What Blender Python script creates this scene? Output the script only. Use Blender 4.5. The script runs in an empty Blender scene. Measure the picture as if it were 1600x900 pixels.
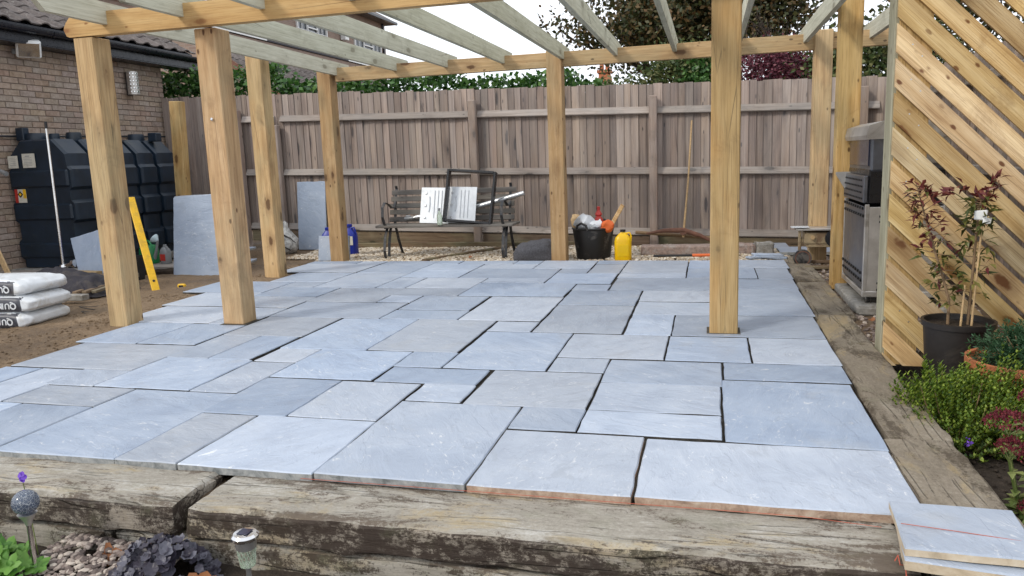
import bpy, bmesh, math, random
from mathutils import Vector, Matrix, noise
rnd = random.Random(7)
SC = bpy.context.scene
COL = SC.collection
R = math.radians

# ------------------------------------------------------------ camera
cam = bpy.data.objects.new('camera', bpy.data.cameras.new('camera'))
COL.objects.link(cam)
cam.data.sensor_width = 36.0
cam.data.lens = 26.804
cam.data.clip_end = 2000
yaw, pitch, roll = -0.25549213, 0.1692139, -0.03732548
cy, sy, cp, sp, cr, sr = math.cos(yaw), math.sin(yaw), math.cos(pitch), math.sin(pitch), math.cos(roll), math.sin(roll)
fw = Vector((sy*cp, cy*cp, -sp)); rt = Vector((cy, -sy, 0)); up = rt.cross(fw)
rt2 = cr*rt + sr*up; up2 = -sr*rt + cr*up
M = Matrix((rt2, up2, -fw)).transposed().to_4x4()
M.translation = Vector((0, 0, 1.19))
cam.matrix_world = M
SC.camera = cam

# ------------------------------------------------------------ world, sun, exposure
SUN_EL, SUN_AZ = R(38), R(222)          # azimuth clockwise from +Y: behind the camera, to its left
w = bpy.data.worlds.new('World'); SC.world = w; w.use_nodes = True
nt = w.node_tree; nt.nodes.clear()
out = nt.nodes.new('ShaderNodeOutputWorld'); bg = nt.nodes.new('ShaderNodeBackground')
sky = nt.nodes.new('ShaderNodeTexSky'); sky.sky_type = 'NISHITA'; sky.sun_disc = False
sky.sun_elevation = SUN_EL; sky.sun_rotation = SUN_AZ
tc = nt.nodes.new('ShaderNodeTexCoord'); mp = nt.nodes.new('ShaderNodeMapping'); mp.inputs['Scale'].default_value = (1, 1, 2.5)
nz = nt.nodes.new('ShaderNodeTexNoise'); nz.inputs['Scale'].default_value = 1.6; nz.inputs['Detail'].default_value = 5
rp = nt.nodes.new('ShaderNodeMapRange'); rp.inputs['From Min'].default_value = .35; rp.inputs['From Max'].default_value = .7
rp.inputs['To Min'].default_value = .78; rp.inputs['To Max'].default_value = .97
mx = nt.nodes.new('ShaderNodeMix'); mx.data_type = 'RGBA'
mx.inputs[7].default_value = (11.3, 11.7, 12.4, 1)
nt.links.new(tc.outputs['Generated'], mp.inputs['Vector']); nt.links.new(mp.outputs[0], nz.inputs['Vector'])
nt.links.new(nz.outputs['Fac'], rp.inputs['Value']); nt.links.new(rp.outputs[0], mx.inputs[0])
nt.links.new(sky.outputs[0], mx.inputs[6]); nt.links.new(mx.outputs[2], bg.inputs['Color'])
bg.inputs['Strength'].default_value = .1
nt.links.new(bg.outputs[0], out.inputs[0])
sun = bpy.data.objects.new('sun', bpy.data.lights.new('sun', 'SUN')); COL.objects.link(sun)
sun.data.energy = 1.5; sun.data.angle = R(10); sun.data.color = (1, .93, .82)
sd = Vector((math.sin(SUN_AZ)*math.cos(SUN_EL), math.cos(SUN_AZ)*math.cos(SUN_EL), math.sin(SUN_EL)))
sun.rotation_euler = sd.to_track_quat('Z', 'Y').to_euler()
SC.view_settings.view_transform = 'Standard'; SC.view_settings.look = 'None'
SC.view_settings.exposure = 0.30; SC.view_settings.gamma = 1.0

# ------------------------------------------------------------ node helpers
class G:
    def __init__(s, name):
        s.m = bpy.data.materials.new(name); s.m.use_nodes = True
        s.t = s.m.node_tree; s.t.nodes.clear()
        s.o = s.N('ShaderNodeOutputMaterial'); s.b = s.N('ShaderNodeBsdfPrincipled')
        s.t.links.new(s.b.outputs[0], s.o.inputs[0])
        s._tc = s.N('ShaderNodeTexCoord'); s._oi = s.N('ShaderNodeObjectInfo')
        s.rand = s._oi.outputs['Random']
    def N(s, t): return s.t.nodes.new(t)
    def put(s, sock, v):
        if isinstance(v, bpy.types.NodeSocket): s.t.links.new(v, sock)
        elif isinstance(v, (tuple, list)) and sock.type == 'RGBA' and len(v) == 3: sock.default_value = (*v, 1)
        else: sock.default_value = v
    def co(s, scale=(1, 1, 1), kind='Object', shift=True, rot=None):
        v = s._tc.outputs[kind]
        if shift:
            c = s.N('ShaderNodeCombineXYZ')
            a = s.math('MULTIPLY', s.rand, 37.0); b = s.math('MULTIPLY', s.rand, 61.0)
            s.put(c.inputs[0], a); s.put(c.inputs[1], b); s.put(c.inputs[2], a)
            q = s.N('ShaderNodeVectorMath'); s.put(q.inputs[0], v); s.put(q.inputs[1], c.outputs[0]); v = q.outputs[0]
        m = s.N('ShaderNodeMapping'); s.put(m.inputs[0], v); m.inputs['Scale'].default_value = scale
        if rot: m.inputs['Rotation'].default_value = rot
        return m.outputs[0]
    def math(s, op, a, b=0.0, c=0.0, clamp=False):
        n = s.N('ShaderNodeMath'); n.operation = op; n.use_clamp = clamp
        s.put(n.inputs[0], a); s.put(n.inputs[1], b); s.put(n.inputs[2], c); return n.outputs[0]
    def noise(s, v, scale, detail=4, rough=.55, dist=0):
        n = s.N('ShaderNodeTexNoise'); s.put(n.inputs['Vector'], v); n.inputs['Scale'].default_value = scale
        n.inputs['Detail'].default_value = detail; n.inputs['Roughness'].default_value = rough; n.inputs['Distortion'].default_value = dist
        return n.outputs['Fac']
    def vor(s, v, scale, out='Distance', feat='F1', rnd=1):
        n = s.N('ShaderNodeTexVoronoi'); n.feature = feat; s.put(n.inputs['Vector'], v); n.inputs['Scale'].default_value = scale
        n.inputs['Randomness'].default_value = rnd
        return n.outputs[out]
    def rng(s, v, a, b, c=0., d=1., smooth=False):
        n = s.N('ShaderNodeMapRange'); s.put(n.inputs['Value'], v)
        if smooth: n.interpolation_type = 'SMOOTHSTEP'
        for k, x in (('From Min', a), ('From Max', b), ('To Min', c), ('To Max', d)): n.inputs[k].default_value = x
        return n.outputs[0]
    def ramp(s, v, stops):
        n = s.N('ShaderNodeValToRGB'); s.put(n.inputs[0], v); e = n.color_ramp.elements
        while len(e) < len(stops): e.new(.5)
        for i, (p, c) in enumerate(stops): e[i].position = p; e[i].color = (*c, 1)
        return n.outputs[0]
    def mix(s, f, a, b, mode='MIX'):
        n = s.N('ShaderNodeMix'); n.data_type = 'RGBA'; n.blend_type = mode
        s.put(n.inputs[0], f); s.put(n.inputs[6], a); s.put(n.inputs[7], b); return n.outputs[2]
    def hsv(s, c, h=.5, sa=1., v=1.):
        n = s.N('ShaderNodeHueSaturation'); s.put(n.inputs['Color'], c); s.put(n.inputs['Hue'], h); s.put(n.inputs['Saturation'], sa); s.put(n.inputs['Value'], v)
        return n.outputs[0]
    def island(s): return s.N('ShaderNodeNewGeometry').outputs['Random Per Island']
    def done(s, col, rough=.7, bump=None, bs=.3, bd=.01, **kw):
        s.put(s.b.inputs['Base Color'], col); s.put(s.b.inputs['Roughness'], rough)
        if bump is not None:
            n = s.N('ShaderNodeBump'); n.inputs['Strength'].default_value = bs; n.inputs['Distance'].default_value = bd
            s.put(n.inputs['Height'], bump); s.t.links.new(n.outputs[0], s.b.inputs['Normal'])
        for k, v in kw.items(): s.put(s.b.inputs[k.replace('_', ' ')], v)
        return s.m

def wood(name, axis, lo, mid, hi, knot=(.10, .05, .025), grey=None, greyamt=0., vr=(.85, 1.15), rough=.75, kn=1.0, green=0., bs=.35, ring=9, ramt=.12, finesc=75, crack=.7, knsc=5.6):
    g = G(name)
    def sc(a, l): return {'X': (l, a, a), 'Y': (a, l, a), 'Z': (a, a, l)}[axis]
    v = g.co(sc(1, .12))
    wob = g.noise(v, 5, 3, .5)
    # growth rings, seen as cathedral grain
    n = g.N('ShaderNodeTexWave'); n.wave_type = 'RINGS'; n.rings_direction = axis
    g.put(n.inputs['Vector'], v); n.inputs['Scale'].default_value = ring; n.inputs['Distortion'].default_value = 5.5
    n.inputs['Detail'].default_value = 2.5; n.inputs['Detail Scale'].default_value = 1.2
    rings = n.outputs['Fac']
    fine = g.noise(g.co(sc(1, .04)), finesc, 4, .6)
    patch = g.noise(g.co(sc(1, .35)), 4.2, 4, .6)
    hair = g.noise(g.co(sc(1, .018)), finesc*3.2, 3, .6)
    t = g.math('ADD', g.math('MULTIPLY', rings, ramt), g.math('ADD', g.math('MULTIPLY', fine, .40), g.math('MULTIPLY', patch, .6-ramt*.5)))
    c = g.ramp(t, [(.26, lo), (.48, mid), (.72, hi)])
    c = g.mix(g.rng(hair, .50, .66, 0, .55, True), c, g.mix(.5, lo, knot)); c = g.mix(g.rng(hair, .46, .34, 0, .30, True), c, hi)
    crk = g.math('MULTIPLY', g.rng(g.vor(g.co(sc(1, .05)), 13, feat='DISTANCE_TO_EDGE'), 0, .018, 1, 0, True), g.rng(g.noise(g.co(sc(1, .3)), 3., 3), .54, .62, 0, crack, True))
    c = g.mix(crk, c, (.06, .035, .02))
    dirt = g.rng(g.noise(g.co(sc(1, .6)), 5, 6, .7, .6), .52, .70, 0, .40, True); c = g.mix(dirt, c, g.mix(.65, lo, knot))
    kd = g.vor(g.co(sc(1, .42)), knsc)
    kz = g.noise(g.co(), 30, 2)
    kd2 = g.math('ADD', kd, g.math('MULTIPLY', g.math('SUBTRACT', kz, .5), .10))
    k1 = g.rng(kd2, .11, .18, 1, 0, True); k2 = g.rng(kd2, .14, .42, .5, 0, True)
    c = g.mix(g.math('MULTIPLY', k2, kn), c, g.mix(.5, lo, knot)); c = g.mix(g.math('MULTIPLY', k1, kn), c, knot)
    kq = g.math('ADD', g.vor(g.co(sc(1, .5)), knsc*2.3), g.math('MULTIPLY', g.math('SUBTRACT', kz, .5), .12)); k3 = g.math('MULTIPLY', g.rng(kq, .08, .17, 1, 0, True), g.rng(g.noise(g.co(sc(1, .5)), 3.3, 2), .5, .56)); c = g.mix(g.math('MULTIPLY', k3, kn), c, knot)
    strp = g.rng(g.noise(g.co(sc(1, .10)), 9, 3, .5), .56, .68, 0, .38, True); c = g.mix(strp, c, g.mix(.35, lo, knot))
    if green:
        gm = g.rng(g.noise(g.co(sc(1, .5)), 3., 4), .42, .62, 0, green, True)
        c = g.mix(gm, c, (.30, .31, .19))
    if grey:
        gm = g.rng(g.noise(g.co(sc(1, .4)), 5, 5, .65), .35, .65, greyamt*.4, greyamt, True)
        c = g.mix(gm, c, grey)
    c = g.hsv(c, g.rng(g.math('FRACT', g.math('MULTIPLY', g.rand, 6.7)), 0, 1, .493, .508), g.rng(g.math('FRACT', g.math('MULTIPLY', g.rand, 11.3)), 0, 1, .86, 1.1), g.rng(g.rand, 0, 1, *vr))
    h = g.math('SUBTRACT', g.math('ADD', g.math('ADD', fine, g.math('MULTIPLY', hair, .5)), g.math('MULTIPLY', rings, .3)), g.math('MULTIPLY', crk, 1.5))
    return g.done(c, rough, g.math('SUBTRACT', h, g.math('MULTIPLY', k1, .6)), bs, .003, Specular_IOR_Level=.25)

PINE = ((.34, .20, .085), (.48, .305, .135), (.60, .41, .21))
MT = {}
for ax in 'XYZ':
    MT['pine'+ax] = wood('fresh_pine_'+ax, ax, *PINE, knot=(.13, .065, .028), green=.22)
    MT['rafter'+ax] = wood('treated_rafter_'+ax, ax, (.40, .39, .28), (.51, .50, .38), (.60, .59, .47), knot=(.2, .18, .12), kn=.7, vr=(.92, 1.08))
MT['screen'] = wood('screen_larch', 'X', (.38, .235, .10), (.57, .39, .185), (.74, .57, .33), knot=(.17, .075, .03), vr=(.68, 1.22), ring=6, ramt=.16, crack=.4)
MT['greenpost'] = wood('green_treated_post', 'Z', (.20, .195, .125), (.29, .28, .19), (.36, .35, .25), knot=(.12, .10, .06))
MT['orangebeam'] = wood('beam_larch', 'X', (.42, .225, .08), (.55, .325, .125), (.64, .42, .19), knot=(.28, .12, .04), vr=(.98, 1.03), ring=6)
MT['fence'] = wood('weathered_featheredge', 'Z', (.19, .13, .10), (.33, .25, .20), (.45, .36, .295), knot=(.04, .028, .024), grey=(.27, .26, .265), greyamt=.42, vr=(.72, 1.25), knsc=7, crack=.9, bs=.4, ramt=.05, finesc=40)
MT['railX'] = wood('weathered_rail', 'X', (.20, .16, .13), (.32, .265, .225), (.43, .37, .32), knot=(.06, .045, .035), grey=(.27, .265, .26), greyamt=.5)
MT['fpost'] = wood('old_fence_post', 'Z', (.17, .11, .08), (.30, .21, .16), (.38, .29, .23), knot=(.06, .04, .03), grey=(.3, .28, .27), greyamt=.5, vr=(.8, 1.15))
MT['board_dark'] = wood('old_gravel_board', 'X', (.09, .06, .04), (.17, .115, .075), (.25, .18, .12), knot=(.04, .03, .02), green=.35)
MT['bench_wood'] = wood('bench_slat_wood', 'X', (.06, .05, .04), (.12, .10, .08), (.20, .17, .14), knot=(.03, .02, .02), grey=(.2, .2, .19), greyamt=.5)

def sleeper(name, a, b, c, stain, amt, axis='X', moss=.0, ochre=.3, lg=1.):
    g = G(name)
    def sc(x, l): return {'X': (l, x, x), 'Y': (x, l, x)}[axis]
    n1 = g.noise(g.co(sc(1, .3)), 7, 7, .68, .4); n2 = g.noise(g.co(sc(1, .06/lg**2)), 70, 5, .7)
    n3 = g.noise(g.co(sc(1, .45)), 3.2, 7, .72, .8); n4 = g.noise(g.co(), 75, 6, .8)
    t = g.math('ADD', g.math('MULTIPLY', n1, .42), g.math('ADD', g.math('MULTIPLY', n2, .26), g.math('MULTIPLY', n4, .36)))
    col = g.ramp(t, [(.36, a), (.53, b), (.68, c)])
    col = g.mix(g.rng(n3, .52, .64, 0, ochre, True), col, (.40, .30, .145))
    s = g.rng(g.math('ADD', g.noise(g.co(sc(1, .35)), 4.5, 8, .7, .6), g.math('MULTIPLY', g.math('SUBTRACT', n4, .5), .45)), .60-amt*.3, .68-amt*.3, 0, .92, True)
    col = g.mix(s, col, stain)
    fl_ = g.math('MULTIPLY', g.rng(g.noise(g.co(sc(1, .6)), 34, 7, .85), .50, .60, 0, .85, True), g.rng(g.noise(g.co(), 5, 4), .40, .56)); col = g.mix(fl_, col, b)
    if moss: col = g.mix(g.rng(g.noise(g.co(), 6, 6, .7), .5, .7, 0, moss, True), col, (.16, .17, .10))
    crack = g.rng(g.vor(g.co(sc(1, .045)), 16, feat='DISTANCE_TO_EDGE'), 0, .035, 1, 0, True)
    crack = g.math('MULTIPLY', crack, g.rng(n1, .46, .56, 0, 1, True))
    col = g.mix(g.math('MULTIPLY', crack, .75*lg), col, (.05, .04, .03))
    h = g.math('SUBTRACT', g.math('ADD', n2, g.math('MULTIPLY', n1, 1.4)), g.math('MULTIPLY', crack, 1.5))
    return g.done(col, .85, h, .8, .007, Specular_IOR_Level=.2)
MT['slp_top'] = sleeper('sleeper_top', (.17, .15, .125), (.33, .305, .26), (.56, .55, .52), (.11, .085, .065), .34, ochre=.5, lg=.42, moss=.2)
MT['slp_front'] = sleeper('sleeper_tarred_face', (.13, .105, .08), (.29, .255, .21), (.52, .49, .44), (.028, .018, .014), .62, moss=.25, lg=.6)
MT['slp_low'] = sleeper('sleeper_lower_face', (.17, .15, .12), (.32, .295, .25), (.47, .445, .40), (.04, .028, .02), .35, moss=.3, lg=.6)
MT['slp_side'] = sleeper('sleeper_worn_top', (.13, .11, .083), (.235, .20, .155), (.36, .325, .27), (.085, .068, .05), .28, axis='Y', moss=.2, ochre=.45, lg=.35)

def slabmat():
    g = G('grey_sandstone'); co0 = g.co
    def co(scale=(1, 1, 1), rot=None):
        v = co0(); q = g.N('ShaderNodeVectorRotate'); q.rotation_type = 'Z_AXIS'; g.put(q.inputs['Vector'], v); g.put(q.inputs['Angle'], g.math('MULTIPLY', g.math('FRACT', g.math('MULTIPLY', g.rand, 13.7)), 3.1))
        m = g.N('ShaderNodeMapping'); g.put(m.inputs[0], q.outputs[0]); m.inputs['Scale'].default_value = scale
        if rot: m.inputs['Rotation'].default_value = rot
        return m.outputs[0]
    g.co = co
    big = g.noise(g.co((1, .6, 1)), 2.2, 5, .6, .6); med = g.noise(g.co((.5, 1.4, 1), rot=(0, 0, .4)), 8, 6, .65, .5); fine = g.noise(g.co(), 170, 4, .7)
    t = g.math('ADD', g.math('MULTIPLY', big, .6), g.math('MULTIPLY', med, .4))
    c = g.ramp(t, [(.33, (.28, .34, .445)), (.5, (.345, .41, .515)), (.68, (.42, .475, .565))])
    # whitish scuffs and mortar dust
    sc = g.rng(g.noise(g.co((1, 2.4, 1), rot=(0, 0, .7)), 11, 9, .78, 1.4), .57, .64, 0, 1, True)
    sc = g.math('MULTIPLY', sc, g.rng(g.noise(g.co(), 2.6, 3), .42, .56, 0, .8, True))
    c = g.mix(sc, c, (.66, .68, .70))
    strk = g.rng(g.noise(g.co((.35, 6, 1), rot=(0, 0, .25)), 7, 8, .72, .9), .57, .70, 0, .32, True); strk = g.math('MULTIPLY', strk, g.rng(g.noise(g.co(), 1.7, 3), .46, .6))
    c = g.mix(strk, c, (.57, .60, .63))
    dk = g.rng(g.noise(g.co((1, 1.6, 1)), 5.5, 7, .7, .8), .56, .68, 0, .45, True)
    c = g.mix(dk, c, (.27, .315, .385))
    st = g.rng(g.noise(g.co(), 2.9, 5, .6, .5), .58, .72, 0, .35, True)
    c = g.mix(g.math('MULTIPLY', st, .6), c, (.42, .41, .38))
    sp = g.rng(g.vor(g.co(), 17), .0, .05, .8, 0); sp = g.math('MULTIPLY', sp, g.rng(g.noise(g.co(), 4, 2), .55, .6, 0, 1))
    c = g.mix(sp, c, (.62, .64, .66))
    c = g.hsv(c, .5, g.rng(g.math('FRACT', g.math('MULTIPLY', g.rand, 7.3)), 0, 1, .70, 1.12), g.rng(g.rand, 0, 1, .79, 1.13))
    h = g.math('ADD', g.math('MULTIPLY', med, 1.), g.math('ADD', g.math('MULTIPLY', big, 1.4), g.math('MULTIPLY', fine, .12)))
    lay = g.rng(g.noise(g.co((.6, 1, 1), rot=(0, 0, .5)), 3.2, 6, .6, 1.2), .49, .52, 0, .16, True); h = g.math('ADD', h, lay)
    return g.done(c, g.rng(med, .3, .7, .36, .6), h, .65, .010, Specular_IOR_Level=.45)
MT['slab'] = slabmat()
g = G('sandstone_edge'); n = g.noise(g.co(), 22, 6, .7, .4)
MT['slab_edge'] = g.done(g.ramp(n, [(.3, (.20, .14, .10)), (.5, (.38, .27, .20)), (.7, (.50, .42, .33))]), .8, n, .7, .008)
g = G('sandstone_edge_grey'); n = g.noise(g.co(), 22, 6, .7, .4)
MT['slab_edge_grey'] = g.done(g.ramp(n, [(.3, (.12, .13, .13)), (.5, (.27, .28, .28)), (.7, (.42, .42, .40))]), .8, n, .7, .008)
g = G('dirty_joint_edge'); n = g.noise(g.co(), 22, 6, .7, .4)
MT['slab_edge_dirty'] = g.done(g.ramp(n, [(.3, (.015, .014, .012)), (.5, (.04, .036, .03)), (.7, (.09, .08, .065))]), .9, n, .7, .008)
g = G('pale_sandstone_edge'); n = g.noise(g.co(), 14, 6, .7, .4)
MT['slab_edge_pale'] = g.done(g.ramp(n, [(.3, (.35, .28, .19)), (.5, (.52, .43, .31)), (.7, (.60, .53, .42))]), .8, n, .5, .006)

def mudmat(name, a, b, c, wet=.0):
    g = G(name); v = g.co(shift=False)
    n1 = g.noise(v, 1.3, 6, .65); n2 = g.noise(v, 26, 6, .75); n3 = g.vor(v, 60)
    t = g.math('ADD', g.math('MULTIPLY', n1, .6), g.math('MULTIPLY', n2, .4))
    col = g.ramp(t, [(.38, a), (.52, b), (.66, c)])
    peb = g.rng(g.vor(v, 34), .08, .16, 1, 0, True); peb = g.math('MULTIPLY', peb, g.rng(g.noise(v, 5, 3), .55, .62))
    col = g.mix(g.math('MULTIPLY', peb, .6), col, (.36, .31, .25))
    h = g.math('ADD', g.math('MULTIPLY', n2, 1.), g.math('SUBTRACT', g.math('MULTIPLY', peb, .5), g.math('MULTIPLY', n3, .3)))
    return g.done(col, g.rng(n1, .4, .6, .9-wet, .95), h, .8, .02, Specular_IOR_Level=.3)
MT['mud'] = mudmat('mud', (.10, .066, .038), (.19, .132, .08), (.285, .21, .14), .35)
MT['soil'] = mudmat('dark_soil', (.018, .013, .01), (.04, .03, .022), (.08, .06, .045))
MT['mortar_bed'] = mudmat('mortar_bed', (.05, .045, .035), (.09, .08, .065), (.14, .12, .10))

def simple(name, col, rough=.5, metal=0., nscale=20, var=.12, bs=.1, dirt=None, damt=.0, **kw):
    g = G(name); n = g.noise(g.co(), nscale, 5, .65)
    c = g.hsv(col, .5, 1, g.rng(n, .3, .7, 1-var, 1+var))
    if dirt: c = g.mix(g.rng(g.noise(g.co(), nscale*.4, 6, .7, .5), .5, .62, 0, damt, True), c, dirt)
    return g.done(c, g.rng(n, .3, .7, max(rough-.08, .02), rough+.08), n, bs, .004, Metallic=metal, **kw)
def leafm(name, a, b, c=None, rough=.5, tr=.25):
    g = G(name); r = g.island(); n = g.noise(g.co(), 3, 3)
    col = g.ramp(g.math('ADD', g.math('MULTIPLY', r, .75), g.math('MULTIPLY', n, .25)), [(.1, a), (.5, b), (.9, c or b)])
    m = g.done(col, rough, Specular_IOR_Level=.35)
    d = g.N('ShaderNodeBsdfTranslucent'); g.put(d.inputs[0], g.hsv(col, .49, 1.1, 1.3)); ms = g.N('ShaderNodeMixShader'); ms.inputs[0].default_value = tr
    g.t.links.new(g.b.outputs[0], ms.inputs[1]); g.t.links.new(d.outputs[0], ms.inputs[2]); g.t.links.new(ms.outputs[0], g.o.inputs[0])
    return m

def brickm(name, a, b, c, vr=(.75, 1.2)):
    g = G(name); n = g.noise(g.co(), 28, 6, .7); n2 = g.noise(g.co(), 7, 4, .6)
    col = g.ramp(g.math('ADD', g.math('MULTIPLY', n, .5), g.math('MULTIPLY', n2, .5)), [(.35, a), (.5, b), (.65, c)])
    col = g.hsv(col, g.rng(g.math('FRACT', g.math('MULTIPLY', g.rand, 5.7)), 0, 1, .49, .512), g.rng(g.math('FRACT', g.math('MULTIPLY', g.rand, 9.1)), 0, 1, .75, 1.1), g.rng(g.rand, 0, 1, *vr))
    return g.done(col, .9, n, .6, .006, Specular_IOR_Level=.15)
MT['brick'] = brickm('buff_brown_brick', (.27, .20, .152), (.355, .272, .215), (.43, .345, .285), (.9, 1.08))
MT['brick_far'] = brickm('red_brown_brick', (.20, .115, .08), (.30, .19, .14), (.38, .26, .20), (.85, 1.12))
MT['mortar'] = simple('brick_mortar', (.19, .15, .12), .95, nscale=40, bs=.4)
g = G('concrete_roof_tile'); n = g.noise(g.co(), 9, 6, .75); n2 = g.noise(g.co(), 40, 6, .75)
c = g.ramp(g.math('ADD', g.math('MULTIPLY', n, .5), g.math('MULTIPLY', n2, .5)), [(.36, (.055, .045, .042)), (.52, (.12, .10, .092)), (.66, (.20, .175, .16))])
li = g.rng(g.noise(g.co(), 16, 7, .8, .6), .60, .66, 0, .8, True)
c = g.hsv(g.mix(li, c, (.42, .42, .38)), .5, 1, g.rng(g.rand, 0, 1, .8, 1.2))
MT['tile'] = g.done(c, .9, n2, .6, .006)
MT['black_plastic'] = simple('black_gutter_plastic', (.012, .014, .022), .3, bs=.05, dirt=(.06, .06, .06), damt=.3)
MT['white_upvc'] = simple('white_upvc', (.78, .79, .78), .35, bs=.03, var=.04)
g = G('window_glass'); MT['glass'] = g.done((.03, .04, .05), .06, Specular_IOR_Level=.8)
g = G('tank_plastic'); n = g.noise(g.co(), 5, 6, .7); c = g.ramp(n, [(.3, (.005, .013, .022)), (.7, (.010, .023, .044))])
c = g.mix(g.rng(g.noise(g.co(), 3, 7, .75, .8), .56, .70, 0, .4, True), c, (.05, .055, .045))
MT['tank'] = g.done(c, g.rng(n, .3, .7, .36, .52), g.noise(g.co(), 120, 3), .08, .002)
MT['label_white'] = simple('paper_label', (.62, .60, .52), .6, bs=.02, dirt=(.3, .28, .2), damt=.4)
MT['red'] = simple('red_print', (.42, .03, .02), .5, bs=.02); MT['yellow'] = simple('yellow_paint', (.80, .47, .01), .4, bs=.05, dirt=(.35, .22, .05), damt=.35)
MT['ink'] = simple('black_ink', (.01, .01, .01), .5, bs=.02)
MT['steel'] = simple('galvanised_steel', (.55, .56, .57), .35, .9, 14, .15, .1)
MT['chrome'] = simple('polished_steel', (.7, .7, .7), .15, 1., 10, .08, .05)
MT['alu'] = simple('aluminium_sheet', (.66, .69, .72), .42, .35, 9, .12, .08)
MT['dark_steel'] = simple('grey_painted_steel', (.035, .038, .045), .42, .5, 8, .2, .06, dirt=(.12, .12, .12), damt=.3)
MT['iron'] = simple('black_iron', (.035, .037, .042), .45, .3, 25, .3, .3, dirt=(.14, .12, .10), damt=.5)
MT['pot_black'] = simple('black_pot_plastic', (.014, .011, .010), .5, 0, 10, .3, .1, dirt=(.06, .05, .04), damt=.4)
MT['rubber'] = simple('black_rubber', (.013, .013, .014), .6, 0, 10, .3, .2, dirt=(.22, .20, .18), damt=.45)
MT['black_gloss'] = simple('black_paint', (.012, .012, .014), .3, bs=.03)
MT['jug_yellow'] = simple('yellow_plastic', (.82, .50, .0), .35, 0, 4, .06, .05, Subsurface_Weight=.1)
MT['jug_blue'] = simple('blue_plastic', (.008, .025, .30), .4, 0, 4, .06, .05)
MT['jug_grey'] = simple('grey_plastic', (.26, .27, .28), .45, 0, 8, .1, .05)
MT['milk'] = simple('cloudy_white_plastic', (.55, .66, .68), .4, 0, 8, .1, .05)
MT['green_plastic'] = simple('green_plastic', (.01, .20, .06), .4, 0, 8, .15, .05, dirt=(.12, .13, .08), damt=.3)
MT['rose'] = simple('pale_blue_plastic', (.50, .62, .66), .4, 0, 8, .1, .05)
MT['orange'] = simple('orange_plastic', (.70, .14, .03), .45, 0, 8, .1, .05)
MT['red_plastic'] = simple('red_plastic', (.50, .04, .03), .4, 0, 8, .1, .05)
MT['terracotta'] = simple('terracotta', (.42, .14, .055), .75, 0, 14, .15, .2, dirt=(.3, .2, .14), damt=.4)
MT['cloth'] = simple('dark_fabric', (.028, .026, .034), .9, 0, 20, .3, .4, dirt=(.07, .06, .055), damt=.6)
MT['felt'] = simple('grey_felt', (.075, .075, .085), .95, 0, 60, .45, .7)
MT['bag_white'] = simple('white_plastic_sack', (.66, .69, .72), .4, 0, 12, .1, .35, dirt=(.40, .36, .30), damt=.35)
MT['bag_dark'] = simple('slate_print', (.065, .068, .085), .45, 0, 12, .2, .3, dirt=(.16, .14, .12), damt=.3)
MT['concrete'] = simple('concrete', (.27, .26, .24), .9, 0, 22, .3, .5, dirt=(.14, .12, .09), damt=.5)
MT['stone_pink'] = simple('pinkish_kerbstone', (.27, .20, .17), .9, 0, 30, .4, .7, dirt=(.36, .34, .32), damt=.5)
MT['rust_cream'] = simple('stained_cream_paint', (.36, .28, .17), .7, .1, 16, .25, .3, dirt=(.16, .09, .05), damt=.7)
MT['wheel_rust'] = simple('rusty_wheel', (.16, .075, .05), .8, .1, 16, .3, .3)
MT['bbq_side'] = simple('blued_steel_panel', (.15, .16, .185), .35, .6, 8, .15, .06, dirt=(.3, .3, .31), damt=.3)
MT['stainless'] = simple('stained_stainless', (.55, .53, .50), .36, .6, 6, .2, .06, dirt=(.20, .17, .13), damt=.55)
MT['string'] = simple('orange_string', (.42, .10, .06), .8)
MT['net'] = simple('white_net_sack', (.52, .52, .50), .8, 0, 25, .35, .6, dirt=(.12, .11, .10), damt=.8)
MT['bark'] = simple('bark', (.045, .033, .026), .95, 0, 18, .35, .9)
MT['stem'] = simple('green_brown_stem', (.20, .13, .07), .8, 0, 30, .25, .4)
MT['cane'] = simple('bamboo_cane', (.48, .33, .17), .7, 0, 30, .25, .3)
MT['pebble'] = None
def pebm(name, a, b, c):
    g = G(name); col = g.ramp(g.math('ADD', g.math('MULTIPLY', g.island(), .8), g.math('MULTIPLY', g.noise(g.co(), 60, 3), .2)), [(.1, a), (.5, b), (.9, c)])
    return g.done(col, .8, g.noise(g.co(), 150, 3), .3, .002)
MT['pebble'] = pebm('cream_gravel', (.28, .20, .12), (.52, .44, .33), (.68, .63, .55))
MT['pebble_b'] = pebm('mixed_gravel', (.06, .045, .04), (.19, .145, .125), (.46, .40, .34))
MT['leaf_ivy'] = leafm('ivy_leaf', (.010, .035, .008), (.045, .12, .026), (.13, .24, .07), .35)
MT['leaf_tree'] = leafm('tree_leaf', (.016, .024, .008), (.05, .058, .018), (.15, .085, .035), .5, .15)
MT['leaf_hedge'] = leafm('hedge_leaf', (.025, .05, .015), (.075, .11, .035), (.20, .20, .08), .5)
MT['leaf_purple'] = leafm('purple_leaf', (.03, .008, .014), (.11, .025, .04), (.20, .06, .08), .5, .15)
MT['leaf_lime'] = leafm('lime_leaf', (.06, .11, .008), (.20, .28, .03), (.36, .42, .08), .5)
MT['leaf_hebe'] = leafm('hebe_leaf', (.02, .05, .006), (.10, .17, .016), (.30, .38, .06), .45)
MT['leaf_conifer'] = leafm('conifer_needle', (.012, .04, .016), (.035, .09, .04), (.08, .15, .08), .5)
MT['leaf_red'] = leafm('photinia_red_leaf', (.05, .012, .012), (.125, .025, .028), (.20, .07, .045), .35)
MT['leaf_olive'] = leafm('photinia_green_leaf', (.03, .045, .012), (.08, .10, .025), (.20, .18, .05), .4)
MT['sedum'] = leafm('sedum_flower', (.06, .007, .014), (.135, .016, .028), (.22, .045, .05), .7)
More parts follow.
